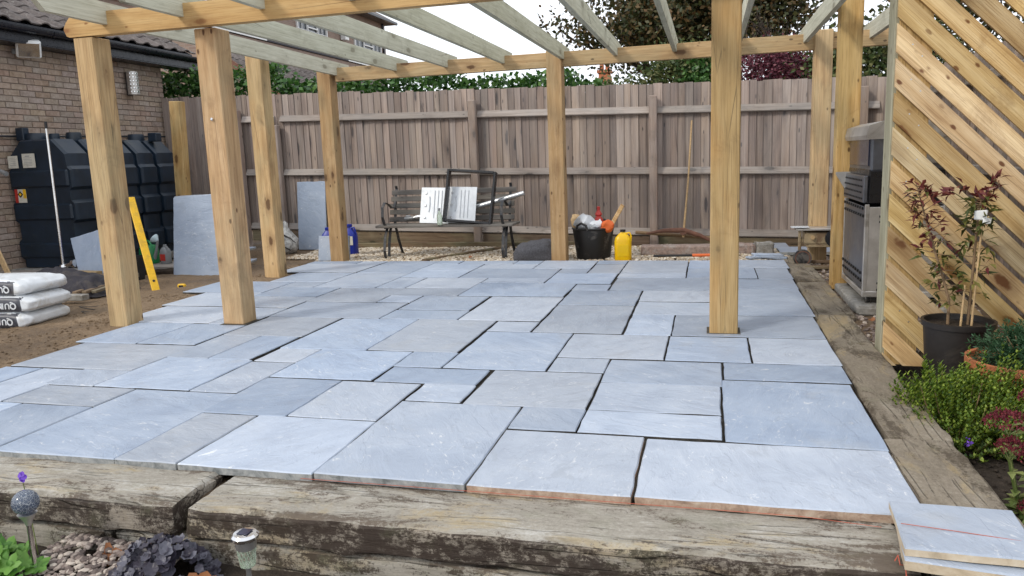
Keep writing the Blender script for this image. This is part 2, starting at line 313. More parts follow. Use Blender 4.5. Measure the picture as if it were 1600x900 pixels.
MT['sedum_leaf'] = leafm('sedum_leaf', (.06, .10, .02), (.17, .22, .07), (.30, .33, .12), .5)
MT['heuchera'] = leafm('heuchera_leaf', (.018, .014, .022), (.055, .05, .07), (.13, .13, .16), .4, .08)
MT['dry_leaf'] = leafm('dry_leaf', (.12, .04, .015), (.30, .12, .05), (.42, .22, .10), .6)
MT['geranium'] = leafm('geranium_leaf', (.03, .10, .015), (.08, .21, .03), (.16, .32, .06), .5)
MT['violet'] = leafm('violet_petal', (.10, .03, .35), (.16, .06, .5), (.25, .12, .6), .5)
MT['solar_cell'] = simple('solar_cell', (.01, .014, .04), .12, 0, 20, .2, .02)
g = G('crackle_glass'); cr_ = g.rng(g.vor(g.co(), 95, feat='DISTANCE_TO_EDGE'), 0, .05, 1, 0, True)
MT['crackle'] = g.done(g.mix(cr_, (.10, .13, .19), (.85, .9, .95)), .12, cr_, .6, .004, Specular_IOR_Level=.8, Transmission_Weight=.35)
g = G('clear_plastic'); MT['clear'] = g.done((.75, .85, .72), .15, Transmission_Weight=.7, Specular_IOR_Level=.6)

# ------------------------------------------------------------ mesh builder
class MB:
    def __init__(s): s.v = []; s.f = []; s.mi = []; s.sm = []
    def add(s, vs, fs, mi=0, mat=None, smooth=False):
        o = len(s.v); s.v += [tuple(mat @ Vector(p)) if mat else tuple(p) for p in vs]
        s.f += [tuple(i+o for i in f) for f in fs]; s.mi += [mi]*len(fs); s.sm += [smooth]*len(fs); return s
    def box(s, c, d, b=.0, rot=None, mi=0, mat=None, jit=0.):
        x, y, z = d[0]/2, d[1]/2, d[2]/2; T = Matrix.Translation(c)
        if rot: T = T @ rot
        if mat: T = mat @ T
        if b <= 0:
            vs = [(i*x, j*y, k*z) for i in (-1, 1) for j in (-1, 1) for k in (-1, 1)]
            if jit: vs = [tuple(a+rnd.uniform(-jit, jit) for a in p) for p in vs]
            return s.add(vs, [(0, 1, 3, 2), (4, 6, 7, 5), (0, 4, 5, 1), (2, 3, 7, 6), (0, 2, 6, 4), (1, 5, 7, 3)], mi, T)
        b = min(b, x*.9, y*.9, z*.9); vs = []; idx = {}
        for i in (-1, 1):
            for j in (-1, 1):
                for k in (-1, 1):
                    for a in range(3):
                        p = [i*(x-b), j*(y-b), k*(z-b)]; p[a] = (i*x, j*y, k*z)[a]
                        if jit: p = [q+rnd.uniform(-jit, jit) for q in p]
                        idx[(i, j, k, a)] = len(vs); vs.append(tuple(p))
        fs = []
        for a in range(3):
            u, w_ = [q for q in range(3) if q != a]
            for sg in (-1, 1):
                q = []
                for (m, n) in ((-1, -1), (1, -1), (1, 1), (-1, 1)):
                    key = [0, 0, 0]; key[a] = sg; key[u] = m; key[w_] = n; q.append(idx[(*key, a)])
                flip = (sg > 0) != (a != 1)
                fs.append(tuple(reversed(q)) if flip else tuple(q))
        for a in range(3):       # edges parallel to axis a
            u, w_ = [q for q in range(3) if q != a]
            for m in (-1, 1):
                for n in (-1, 1):
                    k0 = [0, 0, 0]; k0[a] = -1; k0[u] = m; k0[w_] = n; k1 = list(k0); k1[a] = 1
                    fs.append((idx[(*k0, u)], idx[(*k1, u)], idx[(*k1, w_)], idx[(*k0, w_)]))
        for i in (-1, 1):
            for j in (-1, 1):
                for k in (-1, 1): fs.append(tuple(idx[(i, j, k, a)] for a in range(3)))
        return s.add(vs, fs, mi, T)
    def tube(s, pts, r, n=10, mi=0, cap=True, flat=None):
        pts = [Vector(p) for p in pts]; rs = r if isinstance(r, (list, tuple)) else [r]*len(pts)
        vs = []; fs = []; pn = None
        for i, p in enumerate(pts):
            t = (pts[min(i+1, len(pts)-1)]-pts[max(i-1, 0)])
            if t.length < 1e-9: t = Vector((0, 0, 1))
            t.normalize()
            if pn is None:
                pn = t.cross(Vector((0, 0, 1)) if abs(t.z) < .9 else Vector((1, 0, 0))).normalized()
            else: pn = (pn - t*pn.dot(t)).normalized()
            q = t.cross(pn)
            for k in range(n):
                a = 2*math.pi*k/n; vs.append(p + (pn*math.cos(a)+q*math.sin(a)*(flat or 1))*rs[i])
        for i in range(len(pts)-1):
            for k in range(n): fs.append((i*n+k, i*n+(k+1) % n, (i+1)*n+(k+1) % n, (i+1)*n+k))
        s.add(vs, fs, mi, None, True)
        if cap: s.add(vs[:n], [tuple(range(n))[::-1]], mi); s.add(vs[-n:], [tuple(range(n))], mi)
        return s
    def ribbon(s, pts, wv, th, mi=0):     # flat bar following pts, width vector wv, thickness th
        pts = [Vector(p) for p in pts]; wv = Vector(wv); vs = []; fs = []
        for i, p in enumerate(pts):
            t = (pts[min(i+1, len(pts)-1)]-pts[max(i-1, 0)]).normalized(); nn = t.cross(wv).normalized()*th/2
            vs += [p-wv/2-nn, p+wv/2-nn, p+wv/2+nn, p-wv/2+nn]
        for i in range(len(pts)-1):
            for k in range(4): fs.append((i*4+k, i*4+(k+1) % 4, i*4+4+(k+1) % 4, i*4+4+k))
        fs += [(3, 2, 1, 0), tuple(len(vs)-4+k for k in range(4))]
        return s.add(vs, fs, mi)
    def lathe(s, prof, c=(0, 0, 0), n=24, mi=0, rot=None, sx=1, sy=1):
        vs = []; fs = []; T = Matrix.Translation(c)
        if rot: T = T @ rot
        for r, z in prof:
            for k in range(n): a = 2*math.pi*k/n; vs.append((r*math.cos(a)*sx, r*math.sin(a)*sy, z))
        for i in range(len(prof)-1):
            for k in range(n): fs.append((i*n+k, i*n+(k+1) % n, (i+1)*n+(k+1) % n, (i+1)*n+k))
        fs += [tuple(range(n))[::-1], tuple((len(prof)-1)*n+k for k in range(n))]
        return s.add(vs, fs, mi, T, True)
    def prism(s, poly, a, b, mi=0, mat=None):   # poly in (x,z) extruded from y=a to y=b
        n = len(poly); vs = [(x, a, z) for x, z in poly]+[(x, b, z) for x, z in poly]
        fs = [tuple(range(n)), tuple(range(2*n-1, n-1, -1))]+[(i, i+n, (i+1) % n+n, (i+1) % n) for i in range(n)]
        return s.add(vs, fs, mi, mat)
    def build(s, name, mats, parent=None, loc=None, rot=None, sharp=35):
        me = bpy.data.meshes.new(name); me.from_pydata([tuple(p) for p in s.v], [], s.f); me.update()
        if not isinstance(mats, (list, tuple)): mats = [mats]
        for m in mats: me.materials.append(MT[m] if isinstance(m, str) else m)
        me.polygons.foreach_set('material_index', s.mi); me.polygons.foreach_set('use_smooth', s.sm)
        bm = bmesh.new(); bm.from_mesh(me); bmesh.ops.recalc_face_normals(bm, faces=bm.faces)
        for e in bm.edges:
            if len(e.link_faces) == 2 and e.calc_face_angle(0) > R(sharp): e.smooth = False
        bm.to_mesh(me); bm.free()
        o = bpy.data.objects.new(name, me); COL.objects.link(o); o.parent = parent
        if loc is not None: o.location = loc
        if rot is not None: o.rotation_euler = rot
        return o
def tag(o, label=None, cat=None, group=None, kind=None):
    for k, v in (('label', label), ('category', cat), ('group', group), ('kind', kind)):
        if v: o[k] = v
    return o
def thing(name, label, cat, loc=(0, 0, 0), rz=0, group=None, kind=None):
    o = bpy.data.objects.new(name, None); COL.objects.link(o); o.location = loc; o.rotation_euler = (0, 0, rz)
    o.empty_display_size = .1
    return tag(o, label, cat, group, kind)
def share(src, name, parent, loc, rot=(0, 0, 0), scale=None, label=None):
    o = bpy.data.objects.new(name, src.data if hasattr(src, 'data') else src); COL.objects.link(o); o.parent = parent
    o.location = loc; o.rotation_euler = rot
    if scale: o.scale = scale
    if label: o['label'] = label
    return o
def nz3(p, s=1.): return noise.noise(Vector(p)*s)
def roughbox(d, seg, amp, freq, b=.012, seed=0, mfun=None, rnd_edge=0.):
    """box of size d centred on 0, subdivided (seg), corners eased, surface pushed by noise"""
    mb = MB(); X, Y, Z = d[0]/2, d[1]/2, d[2]/2; vid = {}; off = Vector((seed*7.1, seed*3.3, seed*5.7))
    def vert(p):
        k = tuple(round(c, 5) for c in p)
        if k not in vid:
            v = Vector(p)
            m = [abs(v.x) > X-1e-6, abs(v.y) > Y-1e-6, abs(v.z) > Z-1e-6]
            q = v.copy()
            if sum(m) >= 2:
                bb = b*(1+1.6*noise.noise(v*6+off))
                for i in range(3):
                    if m[i]: q[i] -= math.copysign(bb*.55, v[i])
            n = noise.noise_vector(v*freq+off); n2 = noise.noise_vector(v*freq*4+off)
            q += Vector((n[0], n[1], n[2]))*amp + Vector((n2[0], n2[1], n2[2]))*amp*.35
            vid[k] = len(mb.v); mb.v.append(tuple(q))
        return vid[k]
    D = (X, Y, Z)
    def grid(n, h):
        r = [-h+2*h*i/n for i in range(n+1)]
        e = min(b*1.2, h*.4); r.insert(1, -h+e); r.insert(-1, h-e); return sorted(set(r))
    for a in range(3):
        u, w_ = (a+1) % 3, (a+2) % 3
        gu, gw = grid(seg[u], D[u]), grid(seg[w_], D[w_])
        for sg in (-1, 1):
            for i in range(len(gu)-1):
                for j in range(len(gw)-1):
                    q = []
                    for (m, n) in ((i, j), (i+1, j), (i+1, j+1), (i, j+1)):
                        p = [0, 0, 0]; p[a] = sg*D[a]; p[u] = gu[m]; p[w_] = gw[n]; q.append(vert(p))
                    mb.f.append(tuple(q) if sg > 0 else tuple(reversed(q)))
                    mb.mi.append(mfun(a, sg) if mfun else 0); mb.sm.append(True)
    return mb

# ============================================================ SETTING: ground
def sstep(a, b, x): t = max(0, min(1, (x-a)/(b-a))); return t*t*(3-2*t)
def gz(x, y):
    z = -.075
    if y > 2.37:
        # trodden mud lapping up to the slab edge on the left
        m = sstep(-4.2, -4.45, x)*sstep(9.3, 8.2, y)
        z += m*.05*sstep(-6.6, -4.9, x)
        z += m*(.020*nz3((x*2.2, y*2.2, 3)) + .016*abs(nz3((x*9, y*9, 1))) * (1+1.5*sstep(5.2, 4.6, y)))
        if x > .98: z = -.075 + (-.13)*sstep(5.1, 4.9, y)*sstep(.98, 1.06, x)
    if y <= 2.37:
        z = -.27 - .05*sstep(2.2, 1.2, y) + .01*nz3((x*5, y*5, 0))
    if x > 1.0 and y <= 3: z = -.21
    return z
def gridlines(segs):
    r = []
    for a, b, st in segs:
        n = max(1, round((b-a)/st)); r += [a+(b-a)*i/n for i in range(n)]
    return r+[segs[-1][1]]
gx = gridlines([(-400, -60, 85), (-60, -12, 8), (-12, -9, .5), (-9, -7, .12), (-7, -4.1, .035), (-4.1, .9, .25), (.9, 1.1, .05), (1.1, 4, .3), (4, 12, 2), (12, 60, 12), (60, 400, 85)])
gy = gridlines([(-60, -4, 8), (-4, .5, .9), (.5, 2.3, .12), (2.3, 2.44, .035), (2.44, 3.4, .08), (3.4, 8.4, .045), (8.4, 11, .2), (11, 20, 3), (20, 60, 10), (60, 600, 90)])
vs = [(x, y, gz(x, y)) for y in gy for x in gx]; n = len(gx)
mb = MB(); mb.add(vs, [(j*n+i, j*n+i+1, (j+1)*n+i+1, (j+1)*n+i) for j in range(len(gy)-1) for i in range(n-1)], 0, None, True)
tag(mb.build('ground', 'mud'), kind='structure')
mb = MB(); xs = gridlines([(.97, 3.6, .07)]); ys = gridlines([(1.2, 4.98, .07)])
vs = [(x, y, gz(max(x, 1.07), y)+.012+.012*nz3((x*9, y*9, 4)) - (.12 if x < 1.0 else 0)) for y in ys for x in xs]; n = len(xs)
mb.add(vs, [(j*n+i, j*n+i+1, (j+1)*n+i+1, (j+1)*n+i) for j in range(len(ys)-1) for i in range(n-1)], 0, None, True)
tag(mb.build('planting_bed', 'soil'), kind='structure')
mb = MB(); xs = gridlines([(-4.2, 1.0, .07)]); ys = gridlines([(.7, 2.3, .07)])
vs = [(x, y, gz(x, y)+.012+.014*nz3((x*9, y*9, 4))) for y in ys for x in xs]; n = len(xs)
mb.add(vs, [(j*n+i, j*n+i+1, (j+1)*n+i+1, (j+1)*n+i) for j in range(len(ys)-1) for i in range(n-1)], 0, None, True)
tag(mb.build('front_border', 'soil'), kind='structure')

# ============================================================ patio: bed + slabs
U0, V0, UM = .08179, 4.32847, .3
def px_(u): return U0+UM*u
def py_(v): return V0+UM*v
pb = MB()
pb.box((-1.85, 5.59, -.04), (5.05, 6.0, .03))
pb.box((-4.42, 7.2, -.042), (.4, 2.6, .026)); 
patio = tag(pb.build('patio', 'mortar_bed'), kind='structure')
SL = [  # u0,u1,v0,v1 in 300 mm modules from the measured joints
(-1.1, 2.03, -5.95, -4.04), (-3.16, -1.13, -5.97, -4.0), (-5.25, -3.19, -6.0, -2.95), (-7.33, -5.28, -6.0, -3.95), (-8.35, -7.35, -6.0, -3.99),
(-10.53, -8.38, -6.0, -2.96), (-12.02, -10.56, -6.0, -3.99), (-13.5, -12.05, -6.0, -4.0), (-14.7, -13.53, -6.0, -4.0),
(-12.56, -10.57, -3.97, -2.95), (-13.72, -12.6, -3.97, -1.88), (-14.7, -13.76, -3.97, -3.0), (-14.72, -13.78, -2.97, -1.88),
(-12.72, -11.58, -2.92, -1.85), (-11.55, -9.47, -2.92, -.82), (-14.7, -11.62, -1.83, .24), (-9.44, -8.46, -2.92, -.87), (-8.42, -6.87, -3.97, -1.92), (-6.84, -5.29, -3.93, -1.95),
(-8.43, -6.32, -1.89, .24), (-6.26, -4.29, -1.9, -.92), (-5.23, -4.26, -2.92, -1.95), (-4.2, -2.15, -2.92, -.88), (-3.16, -2.14, -3.97, -2.95),
(-2.11, -.07, -3.98, -2.98), (-2.11, -.07, -2.95, -1.46), (-2.11, -.03, -1.43, .07), (-.03, 2.05, -4.01, -1.05), (.02, 2.1, -1.02, .07),
(-3.2, -2.14, -.85, .14), (-3.2, -1.1, .17, 2.19), (-1.07, .53, .13, 2.15), (.57, 2.13, .12, 2.15), (-5.27, -3.23, -.87, 2.26), (-6.3, -5.31, -.9, .25),
(-7.39, -5.36, .27, 3.4), (-9.5, -7.43, .25, 3.42), (-11.66, -10.62, -.78, 1.3), (-10.58, -9.6, -.8, 1.3), (-9.45, -8.46, -.84, .22),
(-13.28, -11.72, .28, 2.4), (-15.03, -13.32, .27, 2.46), (-11.7, -9.58, 1.33, 3.42), (-11.78, -8.56, 3.46, 5.53), (-8.48, -6.46, 4.6, 6.63), (-8.52, -6.42, 3.46, 4.57),
(-6.37, -4.26, 3.42, 6.64), (-5.3, -4.26, 2.3, 3.36), (-4.2, -2.15, 2.27, 5.48), (-4.22, -2.15, 5.53, 7.78), (-4.24, -3.17, 7.82, 8.86),
(-5.33, -3.22, 8.98, 11.1), (-5.33, -4.3, 11.14, 12.12), (-4.26, -3.19, 11.14, 13.3), (-4.28, -3.18, 13.34, 14.2), (-3.14, -.98, 11.1, 14.15), (-3.16, -.98, 10.14, 11.06),
(-3.12, .02, 7.83, 10.1), (.05, 2.24, 8.28, 9.99), (-2.1, .0, 6.14, 7.74), (-2.1, .0, 4.45, 6.1), (-2.09, -1.07, 2.22, 4.41), (-1.03, 2.14, 2.2, 4.41), (.03, 2.2, 4.45, 8.24),
(-.94, 1.21, 10.06, 12.2), (1.25, 2.27, 10.06, 12.2), (.14, 2.36, 12.25, 14.25), (-.94, .1, 12.25, 14.25),
(-8.53, -6.44, 12.16, 13.3), (-7.43, -6.44, 13.34, 14.2), (-9.64, -7.46, 13.34, 14.25), (-8.53, -5.37, 10.0, 12.12), (-7.44, -5.38, 9.03, 9.96), (-7.44, -4.28, 6.68, 8.98), (-6.4, -4.32, 12.16, 14.2),
(-9.55, -8.54, 5.58, 6.64), (-9.62, -7.48, 6.68, 7.92), (-8.5, -7.48, 5.0, 5.0), (-9.64, -7.48, 7.97, 10.0), (-10.66, -9.68, 7.97, 10.0), (-10.66, -8.57, 10.04, 11.68), (-10.68, -8.57, 11.72, 13.38),
(-12.87, -10.72, 11.17, 14.25), (-10.68, -9.68, 13.42, 14.25), (-12.9, -10.72, 7.97, 11.13), (-11.84, -9.6, 5.57, 7.93), (-14.1, -11.88, 6.3, 7.93), (-14.13, -12.93, 7.97, 9.05), (-15.2, -12.94, 9.1, 11.12),
(-16.12, -12.92, 11.18, 13.4), (-16.22, -14.03, 13.45, 14.2), (-13.99, -12.92, 13.45, 14.2), (-17.1, -14.17, 6.88, 9.02), (-16.15, -14.0, 4.7, 6.83), (-13.96, -11.83, 4.6, 6.25), (-15.9, -12.94, 2.5, 4.65), (-12.9, -11.83, 2.44, 4.56)]
def slabmb(X, Y, th=.024, dh=.0, edge=.006, steps=.09):
    """riven slab centred on 0, top at z=0, chipped edges"""
    mb = MB(); o = Vector((rnd.uniform(-50, 50), rnd.uniform(-50, 50), 0)); ring = []
    cs = [(-X/2, -Y/2), (X/2, -Y/2), (X/2, Y/2), (-X/2, Y/2)]
    for k in range(4):
        a, b_ = Vector(cs[k]), Vector(cs[(k+1) % 4]); n = max(4, int((b_-a).length/steps)); nn = Vector(((b_-a).y, -(b_-a).x)).normalized()
        for i in range(n):
            p = a+(b_-a)*i/n; d = nz3((p.x*9+o.x, p.y*9+o.y, 1))*edge + nz3((p.x*3+o.x, p.y*3+o.y, 5))*edge*.7
            if i == 0: d = 0; p = p*(1-.004)
            ring.append(p-nn*max(-.002, d+.001))
    m = len(ring); T = []; Mi = []; B = []
    for p in ring:
        q = p*(1-.005/max(.1, p.length)); T.append((q.x, q.y, 0)); Mi.append((p.x, p.y, -.005-.002*nz3((p.x*12, p.y*12, o.x)))); B.append((p.x*.997, p.y*.997, -th))
    mb.v = T+Mi+B; mb.f.append(tuple(range(m))); mb.mi.append(0)
    for i in range(m):
        j = (i+1) % m
        mb.f.append((i, i+m, j+m, j)); mb.mi.append(0); mb.f.append((i+m, i+2*m, j+2*m, j+m)); mb.mi.append(1)
    mb.f.append(tuple(range(3*m-1, 2*m-1, -1))); mb.mi.append(1); mb.sm = [False]*len(mb.f)
    return mb
for (u0, u1, v0, v1) in SL:
    if v1-v0 < .1: continue
    x0, x1, y0, y1 = px_(u0), px_(u1), py_(v0), py_(v1); tight = .0015
    far = y0 > 6
    X, Y = x1-x0+.003, y1-y0-.009
    front = v0 < -5.9
    o = slabmb(X, Y, .034 if front else .028, edge=.006 if not far else .004).build('paving_slab', ['slab', 'slab_edge' if front and u0 > -3.5 else 'slab_edge_grey' if front else 'slab_edge_dirty'], patio)
    o.location = ((x0+x1)/2+rnd.uniform(-.002, .002), (y0+y1)/2+rnd.uniform(-.002, .002), rnd.uniform(-.0035, .0015))
    o.rotation_euler = (rnd.uniform(-.003, .003), rnd.uniform(-.003, .003), rnd.uniform(-.0025, .0025))

# ============================================================ sleeper walls
def sl_mat(top, frontax, frontsg): return lambda a, sg: 0 if (a == 2 and sg > 0) else 1
wall = thing('sleeper_retaining_wall', 'low retaining wall of weathered railway sleepers along the front of the patio', 'retaining wall', (0, 2.24, -.17))
def sleeper_x(x0, x1, y0, y1, z0, z1, seed, mats, amp=.009):
    mb = roughbox((x1-x0, y1-y0, z1-z0), (int((x1-x0)/.025), 9, 7), amp, 4.2, .022, seed, sl_mat(0, 0, 0))
    o = mb.build('sleeper', mats, wall); o.location = ((x0+x1)/2, (y0+y1)/2-2.24, (z0+z1)/2+.17); return o
sleeper_x(-1.875, .61, 2.245, 2.58, -.165, -.036, 1, ['slp_top', 'slp_front']).rotation_euler = (0, 0, 0)
sleeper_x(-4.3, -1.915, 2.235, 2.575, -.16, -.03, 2, ['slp_top', 'slp_front'])
sleeper_x(-2.215, .2, 2.255, 2.5, -.325, -.172, 3, ['slp_top', 'slp_low'])
sleeper_x(-4.6, -2.245, 2.25, 2.49, -.325, -.168, 4, ['slp_top', 'slp_low'])
sleeper_x(.22, 1.15, 2.255, 2.5, -.325, -.172, 6, ['slp_top', 'slp_low'])
sleeper_x(.64, 1.12, 2.0, 2.50, -.165, -.03, 7, ['slp_side', 'slp_front'])
wall2 = thing('sleeper_edging', 'row of brown worn sleepers edging the right side of the patio beside the planting bed', 'edging', (.87, 2.6, -.1))
def sleeper_y(x0, x1, y0, y1, z1, seed, rz=0):
    mb = roughbox((x1-x0, y1-y0, .15), (5, int((y1-y0)/.06), 3), .007, 3.5, .016, seed)
    o = mb.build('sleeper', ['slp_side'], wall2); o.location = ((x0+x1)/2-.87, (y0+y1)/2-2.6, z1-.075+.1); o.rotation_euler = (0, 0, rz)
sleeper_y(.70, .985, 2.515, 3.33, -.022, 11, .02); sleeper_y(.74, 1.0, 3.345, 5.85, -.028, 12, -.004); sleeper_y(.775, 1.055, 5.87, 7.35, -.032, 13, 0); sleeper_y(.79, 1.06, 7.37, 9.2, -.035, 14, 0)

# ============================================================ PERGOLA
perg = thing('pergola', 'unfinished timber pergola of square posts, honey beams and grey-green rafters over the paving', 'pergola', (-1.7, 4.96, 0))
PO = Vector((-1.7, 4.96, 0)); PW = .178
def part_box(name, c, d, mat, parent, org, b=.006, rot=None, label=None, jit=0):
    o = MB().box((0, 0, 0), d, b, jit=jit).build(name, mat, parent); o.location = Vector(c)-org
    if rot: o.rotation_euler = rot
    if label: o['label'] = label
    return o
def post(x, y, top, base=-.06, rz=0, pw=PW):
    part_box('post', (x, y, (top+base)/2), (pw, pw, top-base), 'pineZ', perg, PO, .007, (0, 0, rz))
post(-4.545, 5.06, 2.195); post(-3.545, 5.125, 2.195, .0); post(-4.655, 7.47, 2.42, rz=.02); post(-4.6, 8.9, 2.35)
post(-1.715, 8.9, 2.37); post(.1, 5.16, 2.75, -.02, pw=.18); post(1.145, 7.2, 2.8); post(1.155, 8.9, 2.385)
# front beam with a bull-nosed end
Zb, Zt = 2.2, 2.365
poly = [(0, .055), (.02, .01), (.045, 0), (6.2, 0), (6.2, Zt-Zb), (.14, Zt-Zb), (.10, Zt-Zb-.006), (.06, Zt-Zb-.025), (.025, Zt-Zb-.06), (.006, Zt-Zb-.09)]
mb = MB().prism(poly, 0, .075); o = mb.build('beam', 'orangebeam', perg); o.location = Vector((-4.70, 4.965, Zb))-PO
o = MB().box((0, 0, 0), (6.7, .07, .165), .004).build('beam', 'pineX', perg); o.location = Vector((-1.12, 8.905, 2.275))-PO
for x, zz in ((-4.43, 0), (-3.685, 0), (-3.015, .0), (-2.33, 0), (-1.63, 0), (-1.01, 0), (-.375, 0), (.31, 0), (.975, 0), (1.60, 0)):
    x += rnd.uniform(-.008, .008)
    y0, y1 = 4.3, 9.27
    poly = [(y0, .09), (y0+.10, 0), (y1-.10, 0), (y1, .07), (y1-.03, .157), (y0, .157)]
    mb = MB(); n = len(poly)
    vs = [(-.023, a, z) for a, z in poly]+[(.023, a, z) for a, z in poly]
    mb.add(vs, [tuple(range(n)), tuple(range(2*n-1, n-1, -1))]+[(i, i+n, (i+1) % n+n, (i+1) % n) for i in range(n)])
    o = mb.build('rafter', 'rafterY', perg); o.location = Vector((x, 0, 2.272))-PO; o.rotation_euler = (0, 0, rnd.uniform(-.0015, .0015))
    if x < -4.3: o.location = Vector((-4.16, 0, 2.268))-PO; o.rotation_euler = (0, 0, .034)
# bolt head on the second post
o = MB().lathe([(0, 0), (.012, 0), (.012, .006), (.006, .01), (0, .01)], n=8, rot=Matrix.Rotation(R(90), 4, 'X')).build('bolt_head', 'chrome', perg); o.location = Vector((-3.55, 5.028, 1.55))-PO

# ============================================================ slatted screen
scr = thing('slatted_screen', 'screen of diagonal honey-coloured timber boards behind the potted shrubs', 'screen', (1.0, 4.8, 0)); SO = Vector((1.0, 4.8, 0))
part_box('post', (1.075, 4.89, 1.15), (.16, .16, 2.5), 'greenpost', scr, SO, .005); part_box('batten', (1.10, 4.797, 1.15), (.17, .018, 2.5), 'pineZ', scr, SO, .002); part_box('post', (2.85, 4.89, 1.15), (.16, .16, 2.5), 'rafterZ', scr, SO, .005)
sx0, sx1, sz0, sz1 = 1.0, 2.93, -.10, 2.4
bw = .113; pv = .1865
k = 0; z = 1.66+.1865*11
while z > -.6:
    # board: lines z' = z - (x-sx0) top, lower line offset bw*sqrt2; clip to rectangle
    h = bw*math.sqrt(2); sl = 1.0
    P_ = [(sx0, z-.006), (sx1, z-.006-(sx1-sx0)*sl), (sx1, z-h-(sx1-sx0)*sl), (sx0, z-h)]
    def clip(P, a, c, keep):   # keep points with a-axis value >= / <= c
        out_ = []
        for i in range(len(P)):
            p, q = P[i], P[(i+1) % len(P)]; ip, iq = keep*(p[a]-c) >= 0, keep*(q[a]-c) >= 0
            if ip: out_.append(p)
            if ip != iq: t = (c-p[a])/(q[a]-p[a]); out_.append((p[0]+t*(q[0]-p[0]), p[1]+t*(q[1]-p[1])))
        return out_
    P_ = clip(P_, 1, sz0, 1); P_ = clip(P_, 1, sz1, -1) if P_ else P_
    if len(P_) > 2 and max(p[0] for p in P_)-min(p[0] for p in P_) > .05:
        # local frame: X along the board
        c = Vector((sum(p[0] for p in P_)/len(P_), 0, sum(p[1] for p in P_)/len(P_)))
        Rm = Matrix.Rotation(R(-45), 3, 'Y').inverted()
        ax = Vector((1, 0, -1)).normalized(); az = Vector((1, 0, 1)).normalized()
        loc = [((Vector((p[0], 0, p[1]))-c).dot(ax), (Vector((p[0], 0, p[1]))-c).dot(az)) for p in P_]
        o = MB().prism(loc, -.011, .011).build('board', 'screen', scr); o.location = Vector((c.x, 4.774+rnd.uniform(-.002, .002), c.z))-SO; o.rotation_euler = (0, R(45), 0)
    z -= pv; k += 1

mb = MB(); z = 1.66+.1865*3
while z > .1:
    for (dx, dz) in ((.06, .045), (.11, .06)): mb.lathe([(0, 0), (.0045, 0), (.004, .002), (0, .002)], (1.0+dx+.02, 4.765, z-dx-dz-.02), 8, rot=Matrix.Rotation(R(90), 4, 'X'))
    z -= .1865
o = mb.build('screw_head', 'steel', scr); o.location = -SO; o['kind'] = 'stuff'
part_box('post_gap_shade', (.1, 5.155, -.001), (.215, .20, .006), 'mortar_bed', patio, Vector(), .0)  # thin dark collar stands in for the shadowed gap round the post foot
part_box('post_gap_shade', (-3.545, 5.12, -.001), (.215, .215, .006), 'mortar_bed', patio, Vector(), .0)  # same dark collar, painting the corner shadow at the second post

# ============================================================ back fence
fen = thing('featheredge_fence', 'tall weathered grey-brown feather-edge fence across the back of the garden', 'fence', (0, 10.6, 0)); FO = Vector((0, 10.6, 0))
dzx = -.027
def fz(x, z): return z+dzx*x
x = -8.3; protos = []
for i in range(6):
    w_ = .118; prof = [(-w_/2, -.004), (w_/2, -.0155), (w_/2, .0), (-w_/2, .0)]
    mb = MB(); L = 1.0
    vs = [(a, b, 0) for a, b in prof]+[(a+rnd.uniform(-.001, .001), b, 1) for a, b in prof]
    mb.add(vs, [(0, 3, 2, 1), (4, 5, 6, 7)]+[(i_, (i_+1) % 4, (i_+1) % 4+4, i_+4) for i_ in range(4)]); protos.append(mb)
meshes = []
while x < 2.15:
    top = fz(x, 2.07)+rnd.uniform(-.012, .012) + (.0 if x > -5 else .02); bot = fz(x, .02)
    if not meshes or len(meshes) < 6:
        o = protos[len(meshes)].build('board', 'fence', fen); meshes.append(o)
    else: o = share(rnd.choice(meshes), 'board', fen, (0, 0, 0))
    o.location = Vector((x, 10.6+rnd.uniform(-.003, .003), bot))-FO; o.scale = (rnd.uniform(.93, 1.08), 1.2, top-bot); o.rotation_euler = (0, rnd.uniform(-.006, .006), 0)
    x += rnd.uniform(.094, .106)
posts_x = [(-6.98, 2.05, .1), (-6.33, 1.80, .10), (-5.50, 2.02, .13), (-3.22, 2.0, .105), (-.72, 1.93, .105), (1.86, 1.9, .1)]
for (x, t, w_) in posts_x:
    part_box('fence_post', (x, 10.5, (t-.1)/2), (w_, .1, t+.1), 'fpost', fen, FO, .02 if w_ > .12 else .008, (rnd.uniform(-.006, .006), rnd.uniform(-.008, .008), 0), label='rounded grey post of the back fence' if w_ > .12 else None)
edges = [-7.6]+[p[0] for p in posts_x]+[2.1]
for zt in (1.775, .975, .15):
    for a, b in zip(edges[:-1], edges[1:]):
        L = b-a-.1; c = (a+b)/2
        mb = MB(); pr = [(.0, .05), (.0, -.05), (-.052, -.045), (-.058, -.035), (-.012, .05)]   # (y,z)
        vs = [(-L/2, y_, z_) for y_, z_ in pr]+[(L/2, y_, z_) for y_, z_ in pr]; n = 5
        mb.add(vs, [tuple(range(n)), tuple(range(2*n-1, n-1, -1))]+[(i, i+n, (i+1) % n+n, (i+1) % n) for i in range(n)])
        o = mb.build('rail', 'railX', fen); o.location = Vector((c, 10.583, fz(c, zt-.05)))-FO; o.rotation_euler = (0, -math.atan(dzx), 0)
for a, b in zip(edges[:-1], edges[1:]):
    part_box('gravel_board', ((a+b)/2, 10.56, fz((a+b)/2, -.045)), (b-a-.12, .025, .17), 'board_dark', fen, FO, .004, (0, -math.atan(dzx), 0))
